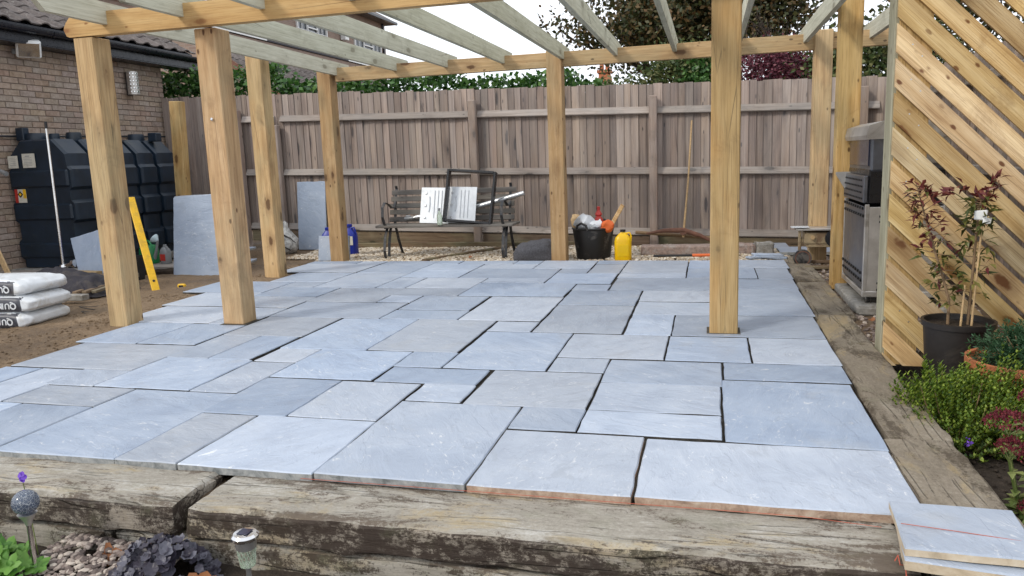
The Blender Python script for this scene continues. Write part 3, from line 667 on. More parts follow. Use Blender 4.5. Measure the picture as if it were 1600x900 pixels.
# right-hand boundary fence
fr = thing('side_fence', 'dark weathered boundary fence running behind the slatted screen and barbecue', 'fence', (2.12, 10.5, 0)); FR = Vector((2.12, 10.5, 0))
y = 3.4
while y < 10.5:
    o = share(rnd.choice(meshes), 'board', fr, Vector((2.2+rnd.uniform(-.003, .003), y, -.1))-FR, (0, rnd.uniform(-.004, .004), R(90)), (1, 1.2, 2.03+rnd.uniform(-.02, .02)))
    y += .1
for zt in (.15, .95, 1.7): part_box('rail', (2.16, 7., zt), (.05, 7.0, .08), 'railX', fr, FR, .01)
for y in (10.2, 7.6, 5.0): part_box('fence_post', (2.15, y, .9), (.1, .1, 2.0), 'fpost', fr, FR, .008)

# fresh post standing at the left end of the fence
tag(MB().box((0, 0, 1.1), (.165, .13, 2.2), .007).build('timber_post', 'pineZ', None, (-7.16, 9.28, -.08), (0, R(2.2), 0)), 'fresh pale square post standing between the oil tank and the back fence', 'post')

# ============================================================ SHED (brick outbuilding)
shed = thing('brick_outbuilding', 'brown brick outbuilding with a lichened tiled roof and black gutter at the left edge', 'outbuilding', (-8.4, 9, -.1)); HO = Vector((-8.4, 9, -.1))
WY0, WY1 = 5.2, 10.72
part_box('wall', (-9.9, (WY0+WY1)/2-.01, 1.37), (2.985, WY1-WY0-.02, 2.94), 'mortar', shed, HO, 0)
bmeshes = []
for i in range(5):
    o = MB().box((0, 0, 0), (.1, .2225, .0665), .0035, jit=.0012).build('brick', 'brick', shed); bmeshes.append(o)
used = 0; rest = MB(); nb = 0
for row in range(38):
    z = -.08+row*.0765; y = WY1-.112-(0 if row % 2 else .1165)
    if row % 2 == 0:
        rest.box(Vector((-8.448, WY1-.0525, z))-HO, (.1, .098, .0665), .0)
    while y > WY0+.1:
        vis = (z > 1.5 and y > 7.3) or (y > 7.3 and y < 7.75 and z > 0) or (y > 10.3 and z > 1.2)
        if vis and nb < 300:
            p = Vector((-8.448+rnd.uniform(-.0025, .002), y+rnd.uniform(-.002, .002), z+rnd.uniform(-.001, .001)))-HO; r_ = (rnd.uniform(-.004, .004), 0, rnd.uniform(-.006, .006))
            if used < 5: o = bmeshes[used]; o.location = p; o.rotation_euler = r_; used += 1
            else: share(rnd.choice(bmeshes), 'brick', shed, p, r_)
            nb += 1
        else: rest.box(Vector((-8.448, y, z))-HO, (.1, .222, .066), 0)
        y -= .233
# gable end facing the back
for row in range(38):
    z = -.08+row*.0765; x = -8.52-(.0 if row % 2 else .115)
    while x > -11.3:
        rest.box(Vector((x-.1, WY1-.045, z))-HO, (.222, .1, .066), 0); x -= .233
tag(rest.build('brickwork', 'brick', shed), kind='stuff')
# roof
PT = R(28); ey, ez = -8.05, 3.02     # eave x, z
part_box('soffit', (-8.27, (WY0+WY1)/2+.25, 2.80), (.30, WY1-WY0+.9, .03), 'black_plastic', shed, HO, .003)
part_box('fascia_or_glare', (-8.13, (WY0+WY1)/2+.25, 2.885), (.03, WY1-WY0+.9, .17), 'black_plastic', shed, HO, .004)
part_box('box_end', (-8.30, WY1+.30, 2.88), (.30, .22, .16), 'black_plastic', shed, HO, .004)
gp = [(math.cos(a)*.062, math.sin(a)*.062) for a in [math.pi+math.pi*i/10 for i in range(11)]]
gi = [(x_*.93, z_*.93) for x_, z_ in reversed(gp)]
mb = MB(); gl = WY1+.75-WY0; prof = gp+gi; n = len(prof)
vs = [(x_, 0, z_) for x_, z_ in prof]+[(x_, gl, z_) for x_, z_ in prof]
mb.add(vs, [(i, i+n, (i+1) % n+n, (i+1) % n) for i in range(n)], 0, None, False); mb.prism(gp, gl, gl+.008)
for yy in range(7): mb.add([(x_*1.09, yy*.93+.3+dy, z_*1.09) for dy in (0, .05) for x_, z_ in gp], [(i, i+1, i+12, i+11) for i in range(10)])
o = mb.build('gutter', 'black_plastic', shed, sharp=50); o.location = Vector((-8.05, WY0, 2.965))-HO
tl = MB(); W_, Lt = .30, .42; N_ = 14
prof = []
for i in range(N_+1):
    t = i/N_; prof.append((t*W_*1.03, .028*(max(0, math.sin(t*math.pi*2*1-.4))**.8) + .004*math.sin(t*6)))
vs = []
for (a, h) in prof: vs += [(a, 0, h), (a, Lt, h), (a, 0, h-.017), (a, Lt, h-.017)]
fs = []
for i in range(N_):
    o_ = i*4; fs += [(o_, o_+4, o_+5, o_+1), (o_+2, o_+3, o_+7, o_+6), (o_, o_+2, o_+6, o_+4), (o_+1, o_+5, o_+7, o_+3)]
fs += [(0, 1, 3, 2), (N_*4, N_*4+2, N_*4+3, N_*4+1)]
tl.add(vs, fs, 0, None, True)
def tiles(parent, org, x_e, y_end, z_e, rows, cols, pitch, name='roof_tile', rz=R(90), proto=None):
    first = proto
    for r_ in range(rows):
        for c_ in range(cols):
            a = r_*.335
            p = Vector((x_e-a*math.cos(pitch), y_end-.3-(c_)*.30, z_e+a*math.sin(pitch)+rnd.uniform(-.002, .002)))
            if first is None: o = tl.build(name, 'tile', parent, sharp=60); first = o
            else: o = share(first, name, parent, (0, 0, 0))
            # tile local: x across (+Y world), y up the slope (-X world)
            ux = Vector((0, 1, 0)); uy = Vector((-math.cos(pitch-.04), 0, math.sin(pitch-.04))); uz = ux.cross(uy)
            Mx = Matrix((ux, uy, uz)).transposed(); 
            o.rotation_euler = (Matrix.Rotation(rnd.uniform(-.006, .006), 3, 'Z') @ Mx).to_euler(); o.location = p-org
    return first
tproto = tiles(shed, HO, ey, WY1+.42, ez+.02, 9, 18, PT)
mb = MB(); mb.add([(ey-.02, WY0-.3, ez), (ey-.02, WY1+.36, ez), (ey-3.2*math.cos(PT), WY1+.36, ez+3.2*math.sin(PT)), (ey-3.2*math.cos(PT), WY0-.3, ez+3.2*math.sin(PT)),
    (ey-.02, WY0-.3, ez-.05), (ey-.02, WY1+.36, ez-.05), (ey-3.2*math.cos(PT), WY1+.36, ez-.05+3.2*math.sin(PT)), (ey-3.2*math.cos(PT), WY0-.3, ez-.05+3.2*math.sin(PT))],
    [(0, 1, 2, 3), (7, 6, 5, 4), (0, 4, 5, 1), (1, 5, 6, 2), (2, 6, 7, 3), (3, 7, 4, 0)])
o = mb.build('roof_deck', 'black_plastic', shed); o.location = Vector((0, 0, -.012))-HO
# gable triangle masonry under the verge
mb = MB().prism([(-8.42, 2.84), (-11.39, 2.84), (-11.39, 4.5), (-8.42, 2.9)], WY1-.3, WY1-.03); o = mb.build('gable', 'brick', shed); o.location = -HO
# wall fittings
fl = thing('floodlight', 'square halogen floodlight mounted high on the brick wall', 'floodlight', (-8.38, 8.05, 2.72), R(-38))
Rq = Matrix.Rotation(R(28), 4, 'Y')
MB().box((.02, 0, .0), (.04, .09, .06), .005).tube([(.03, 0, 0), (.14, .0, .02)], .012).build('bracket', 'jug_grey', fl)
bx = MB().box((.17, .12, .02), (.08, .27, .22), .018, Rq).build('housing', 'white_upvc', fl)
MB().box((.212, .12, .0), (.01, .225, .175), .003, Rq).build('glass_front', 'chrome', fl)
wl = thing('wall_light', 'perforated metal cylinder wall light on the brick wall', 'wall light', (-8.38, 9.93, 2.32))
MB().box((.02, 0, .16), (.04, .08, .34), .004).build('back_plate', 'dark_steel', wl)
mb = MB().lathe([(0, 0), (.08, 0), (.08, .33), (0, .33)], (.09, 0, 0), 20); mb.build('body', 'stainless', wl)
mb = MB()
for i in range(6):
    for j in range(5):
        a = R(-80+j*38); p = Vector((.09+.079*math.cos(a), .079*math.sin(a), .04+i*.052))
        mb.box(p, (.012, .03, .03), .006, Matrix.Rotation(a, 4, 'Z'))
mb.build('punched_hole', 'chrome', wl)['kind'] = 'stuff'
tag(MB().tube([(-8.36, 5.2, 1.66), (-8.36, 8, 1.68), (-8.365, 9.4, 1.705), (-8.36, 10.6, 1.72), (-8.3, 10.9, 1.72)], .012, 8).build('wall_pipe', 'dark_steel'), 'thin dark pipe running level along the brick wall above the oil tank', 'pipe')
tag(MB().box((0, 0, 1.1), (.14, .05, 2.2), .006).box((.02, -.03, 1.5), (.22, .03, .06), .004).build('gate_post', 'fpost', None, (-8.2, 10.62, -.1)), 'old grey timber post fixed to the corner of the brick outbuilding', 'post')

# ============================================================ OBJECTS by the outbuilding
def bumpy(mb, amp, freq, seed=0, keepz=None):
    o = Vector((seed*3.7, seed*1.9, seed*5.1)); r = []
    for p in mb.v:
        v = Vector(p); n = noise.noise_vector(v*freq+o); n2 = noise.noise_vector(v*freq*2.7+o)
        q = v+Vector(n)*amp+Vector(n2)*amp*.4
        if keepz is not None and q.z < keepz: q.z = keepz
        r.append(tuple(q))
    mb.v = r; return mb
def pillow(X, Y, Z, e=.35, nu=40, nv=18, mfun=None, wr=.006, seed=0, mb=None, pe=.5, pz=.75):
    mb = mb or MB(); vs = []; s = lambda a, p: math.copysign(abs(a)**p, a); o = Vector((seed, seed*2.3, 0))
    for j in range(nv+1):
        ph = -math.pi/2+math.pi*j/nv
        for i in range(nu):
            th = 2*math.pi*i/nu
            x = X/2*s(math.cos(th), e)*s(math.cos(ph), pe); y = Y/2*s(math.cos(th-math.pi/2), e)*s(math.cos(ph), pe); z = Z/2*s(math.sin(ph), pz)
            pin = 1-.35*(abs(x)/(X/2))**6; z *= pin
            v = Vector((x, y, z)); n = noise.noise_vector(v*13+o); n2 = noise.noise(Vector((x*9, y*34, z*25))+o); n3 = noise.noise(Vector((x*40, y*10, z*22))+o)
            v += Vector(n)*wr*.8+v.normalized()*(n2*wr*.9+n3*wr*.5); vs.append(tuple(v))
    fs = []; mi = []
    for j in range(nv):
        for i in range(nu):
            f = (j*nu+i, j*nu+(i+1) % nu, (j+1)*nu+(i+1) % nu, (j+1)*nu+i); c = sum((Vector(vs[k]) for k in f), Vector())/4
            mb.add([], [], 0); fs.append(f); mi.append(mfun(c) if mfun else 0)
    o_ = len(mb.v); mb.v += vs; mb.f += [tuple(k+o_ for k in f) for f in fs]; mb.mi += mi; mb.sm += [True]*len(fs)
    return mb
def text(body, size, mat, parent, loc, rot, name='lettering', ext=.0005, sx=1):
    cu = bpy.data.curves.new('t', 'FONT'); cu.body = body; cu.size = size; cu.extrude = ext; cu.align_x = 'CENTER'; cu.align_y = 'CENTER'; cu.resolution_u = 3; cu.offset = size*.022
    t = bpy.data.objects.new('t', cu); COL.objects.link(t); bpy.context.view_layer.update()
    me = bpy.data.meshes.new_from_object(t.evaluated_get(bpy.context.evaluated_depsgraph_get())); bpy.data.objects.remove(t)
    me.materials.clear(); me.materials.append(MT[mat]); o = bpy.data.objects.new(name, me); COL.objects.link(o); o.parent = parent; o.location = loc; o.rotation_euler = rot; o.scale = (sx, 1, 1)
    return o

# --- oil tank
tk = thing('oil_tank', 'large black ribbed plastic heating-oil tank with paper labels beside the brick wall', 'oil tank', (-7.92, 7.7, 0)); TO = Vector((-7.92, 7.7, 0))
def tprof(s=0., x0=-.44, x1=.44, top=1.62):
    pts = [(x1-.03, .04), (x1-.03, .14), (x1+.03, .17), (x1+.03, .36), (x1-.02, .40), (x1-.02, .60), (x1+.035, .64), (x1+.035, .84), (x1-.01, .88), (x1-.01, 1.0), (x1+.03, 1.04), (x1+.03, 1.25), (x1-.01, 1.29), (x1-.02, 1.44), (x1-.20, top)]
    L_ = [(-x if False else (x0-(x-x1)), z) for x, z in reversed(pts)]
    P = pts+L_
    return [(x*(1-s), .8+(z-.8)*(1-s*.6)) for x, z in P]
def loft(mb, rings):
    n = len(rings[0][1])
    vs = [(x, y, z) for y, P in rings for x, z in P]
    fs = [tuple(range(n)), tuple((len(rings)-1)*n+k for k in reversed(range(n)))]
    for i in range(len(rings)-1):
        for k in range(n): fs.append((i*n+k, i*n+(k+1) % n, (i+1)*n+(k+1) % n, (i+1)*n+k))
    mb.add(vs, fs, 0, None, True)
mb = MB(); loft(mb, [(.03, tprof(.10)), (1.92, tprof(.10))]); mb.build('core', 'tank', tk, sharp=25)
for (a, b) in ((0, .36), (.42, .76), (.82, 1.14), (1.20, 1.52), (1.58, 1.95)):
    mb = MB(); loft(mb, [(a, tprof(.035)), (a+.035, tprof(0)), (b-.035, tprof(0)), (b, tprof(.035))]); mb.build('rib', 'tank', tk, sharp=25)
for z0, z1 in ((.17, .36), (.64, .84), (1.04, 1.25)): MB().box((0, -.004, (z0+z1)/2), (.86, .05, z1-z0), .022).build('end_band', 'tank', tk)
MB().box((0, .9, .0), (1.0, 2.1, .09), .01).build('base_slab', 'concrete', tk)
for (x, y, r_, h) in ((-.28, .3, .13, .10), (-.05, .35, .06, .09), (.1, .5, .09, .1), (-.12, 1.3, .1, .08), (.06, 1.65, .11, .1)):
    MB().lathe([(0, 0), (r_, 0), (r_, h*.7), (r_*.9, h), (0, h)], (x, y, 1.61), 18).build('filler_cap', 'tank', tk)
MB().box((-.38, .2, 1.70), (.12, .1, .16), .01).build('gauge_box', 'tank', tk)
MB().box((.33, 1.7, 1.66), (.14, .12, .12), .01).build('gauge_box', 'tank', tk)
def lab(x, z, w_, h, mat='label_white', y=-.012): return MB().box((x, y, z), (w_, .003, h), 0).build('label', mat, tk)
l1 = lab(-.36, 1.36, .15, .15, y=-.012); l1['label'] = 'small faded paper label at the left of the tank end'; l2 = lab(-.12, 1.37, .19, .17, y=-.012); l2['label'] = 'larger faded paper label with small print'
mb = MB()
for i in range(7): mb.box((-.125+rnd.uniform(-.01, .01), -.0145, 1.425-i*.019), (.13*(.5 if i == 0 else rnd.uniform(.7, 1)), .001, .004 if i else .01), 0)
for i in range(5): mb.box((-.36, -.0145, 1.41-i*.022), (.10*rnd.uniform(.7, 1), .001, .004), 0)
mb.build('small_print', 'jug_grey', l2)
l3 = MB().box((-.32, -.006, .945), (.17, .003, .165), 0).build('hazard_label', 'label_white', tk)
MB().box((-.383, -.0085, .945), (.045, .002, .165), 0).build('stripe', 'red', l3)
MB().box((-.258, -.0085, .97), (.045, .002, .11), 0).build('stripe', 'yellow', l3)
Rd = Matrix.Rotation(R(45), 4, 'Y')
MB().box((-.322, -.009, .965), (.058, .002, .058), 0, Rd).build('diamond', 'ink', l3); MB().box((-.322, -.0105, .965), (.03, .002, .03), 0, Rd).build('diamond', 'yellow', l3)
# grey downpipe stub at the wall left of the tank
tag(MB().tube([(-8.6, 7.62, 1.30), (-8.42, 7.55, 1.29), (-8.2, 7.5, 1.22)], [.015, .022, .028], 10).build('pipe_spout', 'jug_grey'), 'grey pipe spout sticking out in front of the oil tank labels', 'pipe')
# --- mixer pole
pl = thing('mixing_pole', 'thin silver metal pole with a black tip leaning upright against the oil tank', 'pole', (-7.43, 7.38, .0))
MB().tube([(0, 0, .10), (-.015, .04, 1.72)], .014, 10).build('shaft', 'chrome', pl)
MB().tube([(-.015, .04, 1.72), (-.016, .043, 1.80)], .016, 10).build('tip', 'black_gloss', pl)
MB().lathe([(0, -.05), (.035, -.035), (.05, 0), (.035, .035), (0, .05)], (0, 0, .10), 14).tube([(0, 0, .1), (.01, -.01, -.08)], [.03, .02], 10).tube([(.03, 0, .12), (.17, -.02, .15)], [.022, .03], 10).lathe([(0, -.03), (.045, -.02), (.045, .02), (0, .03)], (.18, -.02, .15), 12, rot=Matrix.Rotation(R(80), 4, 'Y')).build('joint', 'chrome', pl)
# --- low timber sill + blocks beneath the tank front
def plank(c, d, mat, label, rz=0, rx=0, ry=0, name='timber_offcut', cat='timber', b=.005, group=None):
    o = MB().box((0, 0, 0), d, b, jit=.001).build(name, mat, None, c, (rx, ry, rz)); return tag(o, label, cat, group)
plank((-7.85, 7.45, -.0), (1.15, .12, .09), 'railX', 'long grey timber bearer lying along the foot of the oil tank', .02)
plank((-7.05, 7.3, .03), (.42, .10, .08), 'pineX', 'short pale timber block lying right of the silver pole foot', -.1)
plank((-7.62, 6.8, .13), (.07, .02, .55), 'cane', 'thin bare wooden strip leaning at the far left behind the cement bags', .0, R(-6), R(-28), 'wooden_strip', 'timber')
plank((-7.72, 6.75, .11), (.05, .02, .50), 'pineZ', 'second wooden strip leaning nearest the left edge', .0, R(-6), R(-32), 'wooden_strip', 'timber')
plank((-6.05, 6.05, -.0), (.34, .09, .055), 'concrete', 'short pale grey block lying on the mud between the cement bags and the first post', .05, name='concrete_block', cat='block')
plank((-5.55, 6.15, -.03), (.16, .10, .03), 'concrete', 'thin broken flake of stone lying beside the pale block', .3, name='stone_flake', cat='stone')
plank((-5.98, 5.75, .04), (.11, .13, .22), 'felt', 'small upright grey block beside the right end of the cement bags', .1, name='upright_block', cat='block')
plank((-6.6, 6.95, .03), (.75, .5, .05), 'board_dark', 'old wooden pallet boards lying on the mud beneath the leaning slab', .2, name='pallet_board', cat='timber')
for i in range(3): plank((-6.25+i*.10, 6.45+i*.02, .005+i*.004), (.05, .42, .03), 'board_dark', ('rotten grooved strip nearest the dark sheet', 'rotten grooved strip in the middle of three', 'rotten grooved strip nearest the first post')[i], .25, group='rotten strips on the mud')
# --- dark sheet heap
mb = MB(); N = 70; vs = []
for j in range(N+1):
    for i in range(N+1):
        u, v = i/N-.5, j/N-.5; x, y = u*1.75, v*.62; r_ = max(abs(u), abs(v))*2
        h = .22*max(0, 1-(abs(u*2+.1*math.sin(v*6)))**2.2)*max(0, 1-(abs(v)*2)**2.5)*(.65+.35*math.sin(u*5+1.2))
        h += .08*nz3((x*4, y*5, 1))+.07*abs(nz3((x*5+y*7, y*3-x*3, 5)))+.02*abs(nz3((x*12-y*7, y*8, 7))) ; h *= min(1, (1-r_)*5+.02)
        vs.append((x+.05*nz3((x*3, y*3, 9)), y+.06*nz3((x*4, y*3, 2)), max(-.01, h)))
mb.add(vs, [(j*(N+1)+i, j*(N+1)+i+1, (j+1)*(N+1)+i+1, (j+1)*(N+1)+i) for j in range(N) for i in range(N)], 0, None, True)
tag(mb.build('crumpled_sheet', 'cloth', None, (-6.82, 6.75, -.05), (0, 0, R(-10))), 'crumpled dark purple-grey sheet heaped on the ground in front of the oil tank', 'sheet')
# --- cement bags
bl = ['top cement bag of the stack of three at the left edge', 'middle cement bag of the stack of three at the left edge', 'bottom cement bag of the stack of three, lying on the mud']
for k, (dx, dy, z, rz) in enumerate(((-.06, .04, .275, R(3)), (.0, .0, .145, R(6)), (-.025, -.01, .015, R(4)))):
    b_ = thing('cement_bag', bl[k], 'cement bag', (-5.78+dx, 5.16+dy, z), rz, 'stacked white and slate cement bags')
    pillow(.80, .52, .150, .24, 72, 26, lambda c: 1 if (c.y < -.17 and c.x < .30 and -.058 < c.z < .060) else 0, .012, k*5+1, None, .28, .6).build('sack', ['bag_white', 'bag_dark'], b_, sharp=80)
    for i, ch in enumerate('QUINN'):
        text(ch, .066 if i else .074, 'bag_white', b_, (.25-(0, .054, .094, .126, .174)[i], -.275, .0), (R(90), R(180), 0), 'lettering', .002)
# wire loops on the mud
for k, (c, r1, r2) in enumerate((((-5.45, 5.75), .22, .10), ((-5.15, 5.5), .26, .08))):
    pts = [(c[0]+r1*math.cos(a)*(1+.1*math.sin(3*a)), c[1]+r2*math.sin(a), -.03+.012*math.sin(a*2+k)) for a in [i*.22 for i in range(27)]]
    tag(MB().tube(pts, .0035, 6).build('wire_loop', 'iron'), ('loop of thin wire lying on the mud just right of the cement bags', 'second wire loop on the mud nearer the first post')[k], 'wire')
# --- leaning slabs
def lean_slab(name, label, X, Y, th, loc, rot, parent=None, cat='paving slab', edge=.006):
    mb = slabmb(X, Y, th, edge=edge); mb.v = [(x, y, z+th/2) for x, y, z in mb.v]
    o = mb.build(name, ['slab', 'slab_edge_grey'], parent, loc, rot)
    return tag(o, label, cat) if label else o
lean_slab('leaning_slab', 'tilted grey slab leaning against the oil tank left of the first post', .62, .62, .028, (-6.93, 7.42, .22), (R(80), R(-14), R(8)))
for k in range(3):
    lean_slab('leaning_slab', ('tall grey slab at the front of the three leaning slabs by the second post', 'middle slab of the three leaning slabs by the second post', 'rearmost slab of the three leaning slabs by the second post')[k], .88, .98, .026, (-5.86-.034*k, 7.86+.04*k, .40+.004*k), (R(80), R(-3+.5*k), R(-10-k)))
lean_slab('leaning_slab', 'tall riven grey slab standing against the back fence left of the blue container', .47, 1.02, .028, (-5.76, 10.36, .44), (R(84), 0, 0))
lean_slab('leaning_slab', 'small grey slab propped upright at the back edge of the patio', .36, .33, .03, (-4.76, 9.0, .11), (R(78), 0, R(4)))
lean_slab('leaning_slab', 'second small slab with a pale edge propped behind the first at the back of the patio', .34, .31, .05, (-4.72, 9.07, .11), (R(78), 0, R(8)))
lean_slab('loose_slab', 'small flat slab lying on the ground between the second and third posts', .5, .4, .03, (-5.9, 8.5, -.0), (0, 0, .3))
lean_slab('loose_slab', 'upper loose slab lying on rubble between the second and third posts', .42, .36, .03, (-6.2, 9.0, .1), (.06, 0, -.2))
# --- level, tape, cans
lv = thing('spirit_level', 'long yellow spirit level leaning upright against the first post', 'spirit level', (-5.62, 6.72, -.06)); 
dv = Vector((-.46, .32, 1.0)); 
q = dv.to_track_quat('Z', 'Y').to_matrix().to_4x4()
MB().box((0, 0, .56), (.075, .024, 1.12), .003, None, 0, q).build('body', 'yellow', lv)
for z_ in (.05, .56, 1.07): MB().box((0, -.0115, z_), (.03, .004, .03 if z_ != .05 else .02), .002, None, 0, q).build('vial', 'ink', lv)
MB().tube([q @ Vector((0, -.014, .12)), q @ Vector((0, .014, .12))], .014, 12).build('hang_hole', 'ink', lv)
tp = thing('tape_measure', 'small yellow and black tape measure on the mud left of the second post', 'tape measure', (-5.38, 6.82, -.05), .2)
MB().box((0, 0, .03), (.085, .04, .055), .012).build('case', 'yellow', tp); MB().box((0, -.021, .03), (.05, .004, .03), .003).box((-.05, 0, .012), (.03, .03, .012), .002).build('badge', 'ink', tp)
# rubble ledge behind with board on top
plank((-6.62, 8.25, .0), (.95, .5, .035), 'railX', 'old board carrying the watering can and plastic bottles', .28, name='old_board', cat='board')
mb = roughbox((.8, .42, .17), (14, 8, 4), .02, 7, .02, 31); tag(mb.build('rubble_heap', 'soil', None, (-6.55, 8.15, -.10), (0, 0, .28)), 'clump of dark rubble and roots under the old board', 'rubble')
bk = thing('black_bucket', 'black plastic bucket half hidden behind the first post and yellow level', 'bucket', (-6.55, 7.5, -.06)); MB().lathe([(0, 0), (.11, 0), (.145, .26), (.15, .27), (.14, .27), (.12, .05), (0, .05)], n=22).build('body', 'rubber', bk)
wc = thing('watering_can', 'green plastic watering can with a pale blue rose on the board beside the oil tank', 'watering can', (-7.0, 8.32, .02), -.4)
MB().lathe([(0, 0), (.14, 0), (.15, .03), (.145, .18), (.12, .23), (0, .235)], n=24, sy=.75).build('body', 'green_plastic', wc)
MB().tube([(-.13, 0, .1), (-.2, 0, .2), (-.12, 0, .3), (.03, 0, .28), (.08, 0, .22)], .014, 8).build('handle', 'green_plastic', wc)
MB().tube([(.12, 0, .05), (.2, .0, .18), (.25, 0, .30)], [.026, .018, .014], 10).build('spout', 'jug_grey', wc)
MB().lathe([(0, 0), (.018, 0), (.06, .05), (.062, .06), (0, .065)], (.245, 0, .295), 18, rot=Matrix.Rotation(R(-50), 4, 'Y') @ Matrix.Rotation(R(20), 4, 'X')).build('rose', 'rose', wc)
def jug(name, label, cat, loc, w_, d_, h, mat, capm, neck=.3, rz=0, handle=True, labelm=None):
    t = thing(name, label, cat, loc, rz); mb = MB(); rings = []; n = 20
    prof = [(0, .93), (.02*h, 1), (h*.62, 1), (h*.74, .88), (h*.86, .5), (h*.9, neck), (h*.94, neck)]
    vs = []; s = lambda a, p: math.copysign(abs(a)**p, a)
    for z_, k_ in prof:
        for i in range(n):
            a = 2*math.pi*i/n; vs.append((w_/2*k_*s(math.cos(a), .55), d_/2*min(1, k_*1.05)*s(math.sin(a), .55), z_))
    fs = [tuple(range(n))[::-1], tuple((len(prof)-1)*n+k for k in range(n))]+[(i*n+k, i*n+(k+1) % n, (i+1)*n+(k+1) % n, (i+1)*n+k) for i in range(len(prof)-1) for k in range(n)]
    mb.add(vs, fs, 0, None, True); mb.build('body', mat, t, sharp=60)
    MB().lathe([(0, 0), (w_*neck/2*1.15, 0), (w_*neck/2*1.15, h*.07), (0, h*.075)], (0, 0, h*.93), 14).build('cap', capm, t)
    if handle: MB().tube([(w_*.16, -d_*.12, h*.88), (w_*.40, -d_*.15, h*.90), (w_*.47, -d_*.15, h*.80), (w_*.46, -d_*.1, h*.62)], .011, 8).build('handle', mat, t)
    if labelm: MB().box((0, -d_/2-.001, h*.33), (w_*.7, .003, h*.36), .001).build('label', labelm, t)
    return t
jug('grey_bottle', 'grey plastic bottle with a red label standing right of the watering can', 'bottle', (-6.72, 8.28, .02), .13, .1, .24, 'jug_grey', 'jug_grey', .3, -.2, True, 'red_plastic')
jug('white_container', 'cloudy white plastic container behind the grey bottle', 'container', (-6.50, 8.45, .02), .2, .16, .30, 'milk', 'milk', .35, .3)
# net sack by fence
ns = thing('net_sack', 'filthy white net sack slumped against the back fence behind the third post', 'sack', (-5.98, 9.95, -.06))
bumpy(MB().lathe([(0, 0), (.12, .0), (.16, .08), (.14, .2), (.08, .30), (.03, .38), (.035, .44), (0, .46)], n=22), .035, 9, 3).build('sack', 'net', ns, sharp=80)
MB().tube([(-.06, -.1, .30), (.03, -.12, .27), (.1, -.08, .22), (.15, -.02, .14)], .012, 8).tube([(-.1, -.12, .1), (.02, -.17, .12), (.12, -.12, .05)], .010, 8).build('strap', 'rubber', ns)
bc = jug('blue_container', 'upright dark blue plastic container with a white label behind the fourth post', 'container', (-4.80, 9.6, -.07), .22, .17, .44, 'jug_blue', 'jug_blue', .4, .1)
MB().box((.03, -.088, .22), (.10, .003, .12), .001).build('label', 'label_white', bc)
jug('blue_container', 'second dark blue container showing left of the fourth post', 'container', (-5.12, 9.62, -.07), .2, .15, .40, 'jug_blue', 'jug_blue', .4, .1)

# ============================================================ BENCH
bn = thing('garden_bench', 'weathered slatted garden bench with curled black iron arms against the fence', 'bench', (-3.3, 9.45, -.07))
def bench():
    for sx in (-1, 1):
        x = sx*.80
        arc = []
        # front leg curling up into armrest: loop
        pts = [(x, .38, .0), (x, .30, .02)]
        front = [(x, -.12+.0, .42), (x, -.22, .30), (x, -.27, .12), (x, -.24, .01), (x, -.18, -.0), (x, -.13, .04), (x, -.10, .2), (x, -.04, .36), (x, .0, .42)]
        MB().ribbon(front, (.035, 0, 0), .008).build('front_leg', 'iron', bn)
        back = [(x, .14, .42), (x, .22, .22), (x, .33, .03), (x, .37, .0), (x, .42, .0)]
        MB().ribbon(back, (.035, 0, 0), .010).build('rear_leg', 'iron', bn)
        arm = [(x, -.12, .42), (x, -.22, .46), (x, -.27, .56), (x, -.25, .68), (x, -.17, .74), (x, -.05, .71), (x, .05, .655), (x, .13, .66), (x, .19, .74)]
        MB().ribbon(arm, (.035, 0, 0), .008).build('arm', 'iron', bn)
        MB().ribbon([(x, .13, .42), (x, .17, .6), (x, .23, .86), (x, .26, .90), (x, .24, .94)], (.035, 0, 0), .010).build('back_frame', 'iron', bn)
        MB().ribbon([(x, -.2, .405), (x, .14, .405)], (.035, 0, 0), .012).build('seat_frame', 'iron', bn)
    for i in range(5): part_box('seat_slat', (0, -.20+i*.085, .432+rnd.uniform(-.003, .003)), (1.86, .062, .028), 'bench_wood', bn, Vector(), .005, (rnd.uniform(-.02, .02), 0, rnd.uniform(-.003, .003)), jit=.002)
    for i in range(5): part_box('back_slat', (rnd.uniform(-.01, .01), .125+i*.026, .50+i*.088), (1.74, .022, .064), 'bench_wood', bn, Vector(), .004, (R(-14), rnd.uniform(-.006, .006), rnd.uniform(-.003, .003)), jit=.002)
bench()
def sheet_panel(label, x, rz, ry):
    t = thing('pressed_metal_sheet', label, 'metal sheet', (x, 9.36, .395), rz, 'pressed metal sheets on the bench'); Rr = Matrix.Rotation(R(-14), 4, 'X') @ Matrix.Rotation(ry, 4, 'Y')
    MB().box((0, 0, .225), (.40, .012, .47), .003, None, 0, Rr).build('sheet', 'alu', t)
    mb = MB()
    for xx in (-.0, .05, .10): mb.tube([Rr @ Vector((xx-.01, -.010, .06)), Rr @ Vector((xx-.01, -.010, .42))], .0055, 8)
    mb.tube([Rr @ Vector((-.08+.008*math.sin(a*3), -.009, .14+a*.2)) for a in [i/8 for i in range(9)]], .009, 8)
    mb.build('rib', 'alu', t)
    for zz in (.06, .22, .38): MB().lathe([(0, 0), (.018, 0), (.014, .008), (0, .01)], Rr @ Vector((-.13, -.006, zz)), 12, rot=Rr @ Matrix.Rotation(R(90), 4, 'X')).build('dimple', 'steel', t)
    return t
sheet_panel('left pressed silver metal panel standing on the bench', -3.46, 0, R(2)); sheet_panel('right pressed silver metal panel on the bench, behind the black frame', -3.10, 0, R(2))
bf = thing('metal_surround', 'tall black rectangular metal frame leaning on the bench in front of the silver panels', 'metal surround', (-2.98, 9.27, .39)); Rr = Matrix.Rotation(R(-12), 4, 'X') @ Matrix.Rotation(R(5), 4, 'Y')
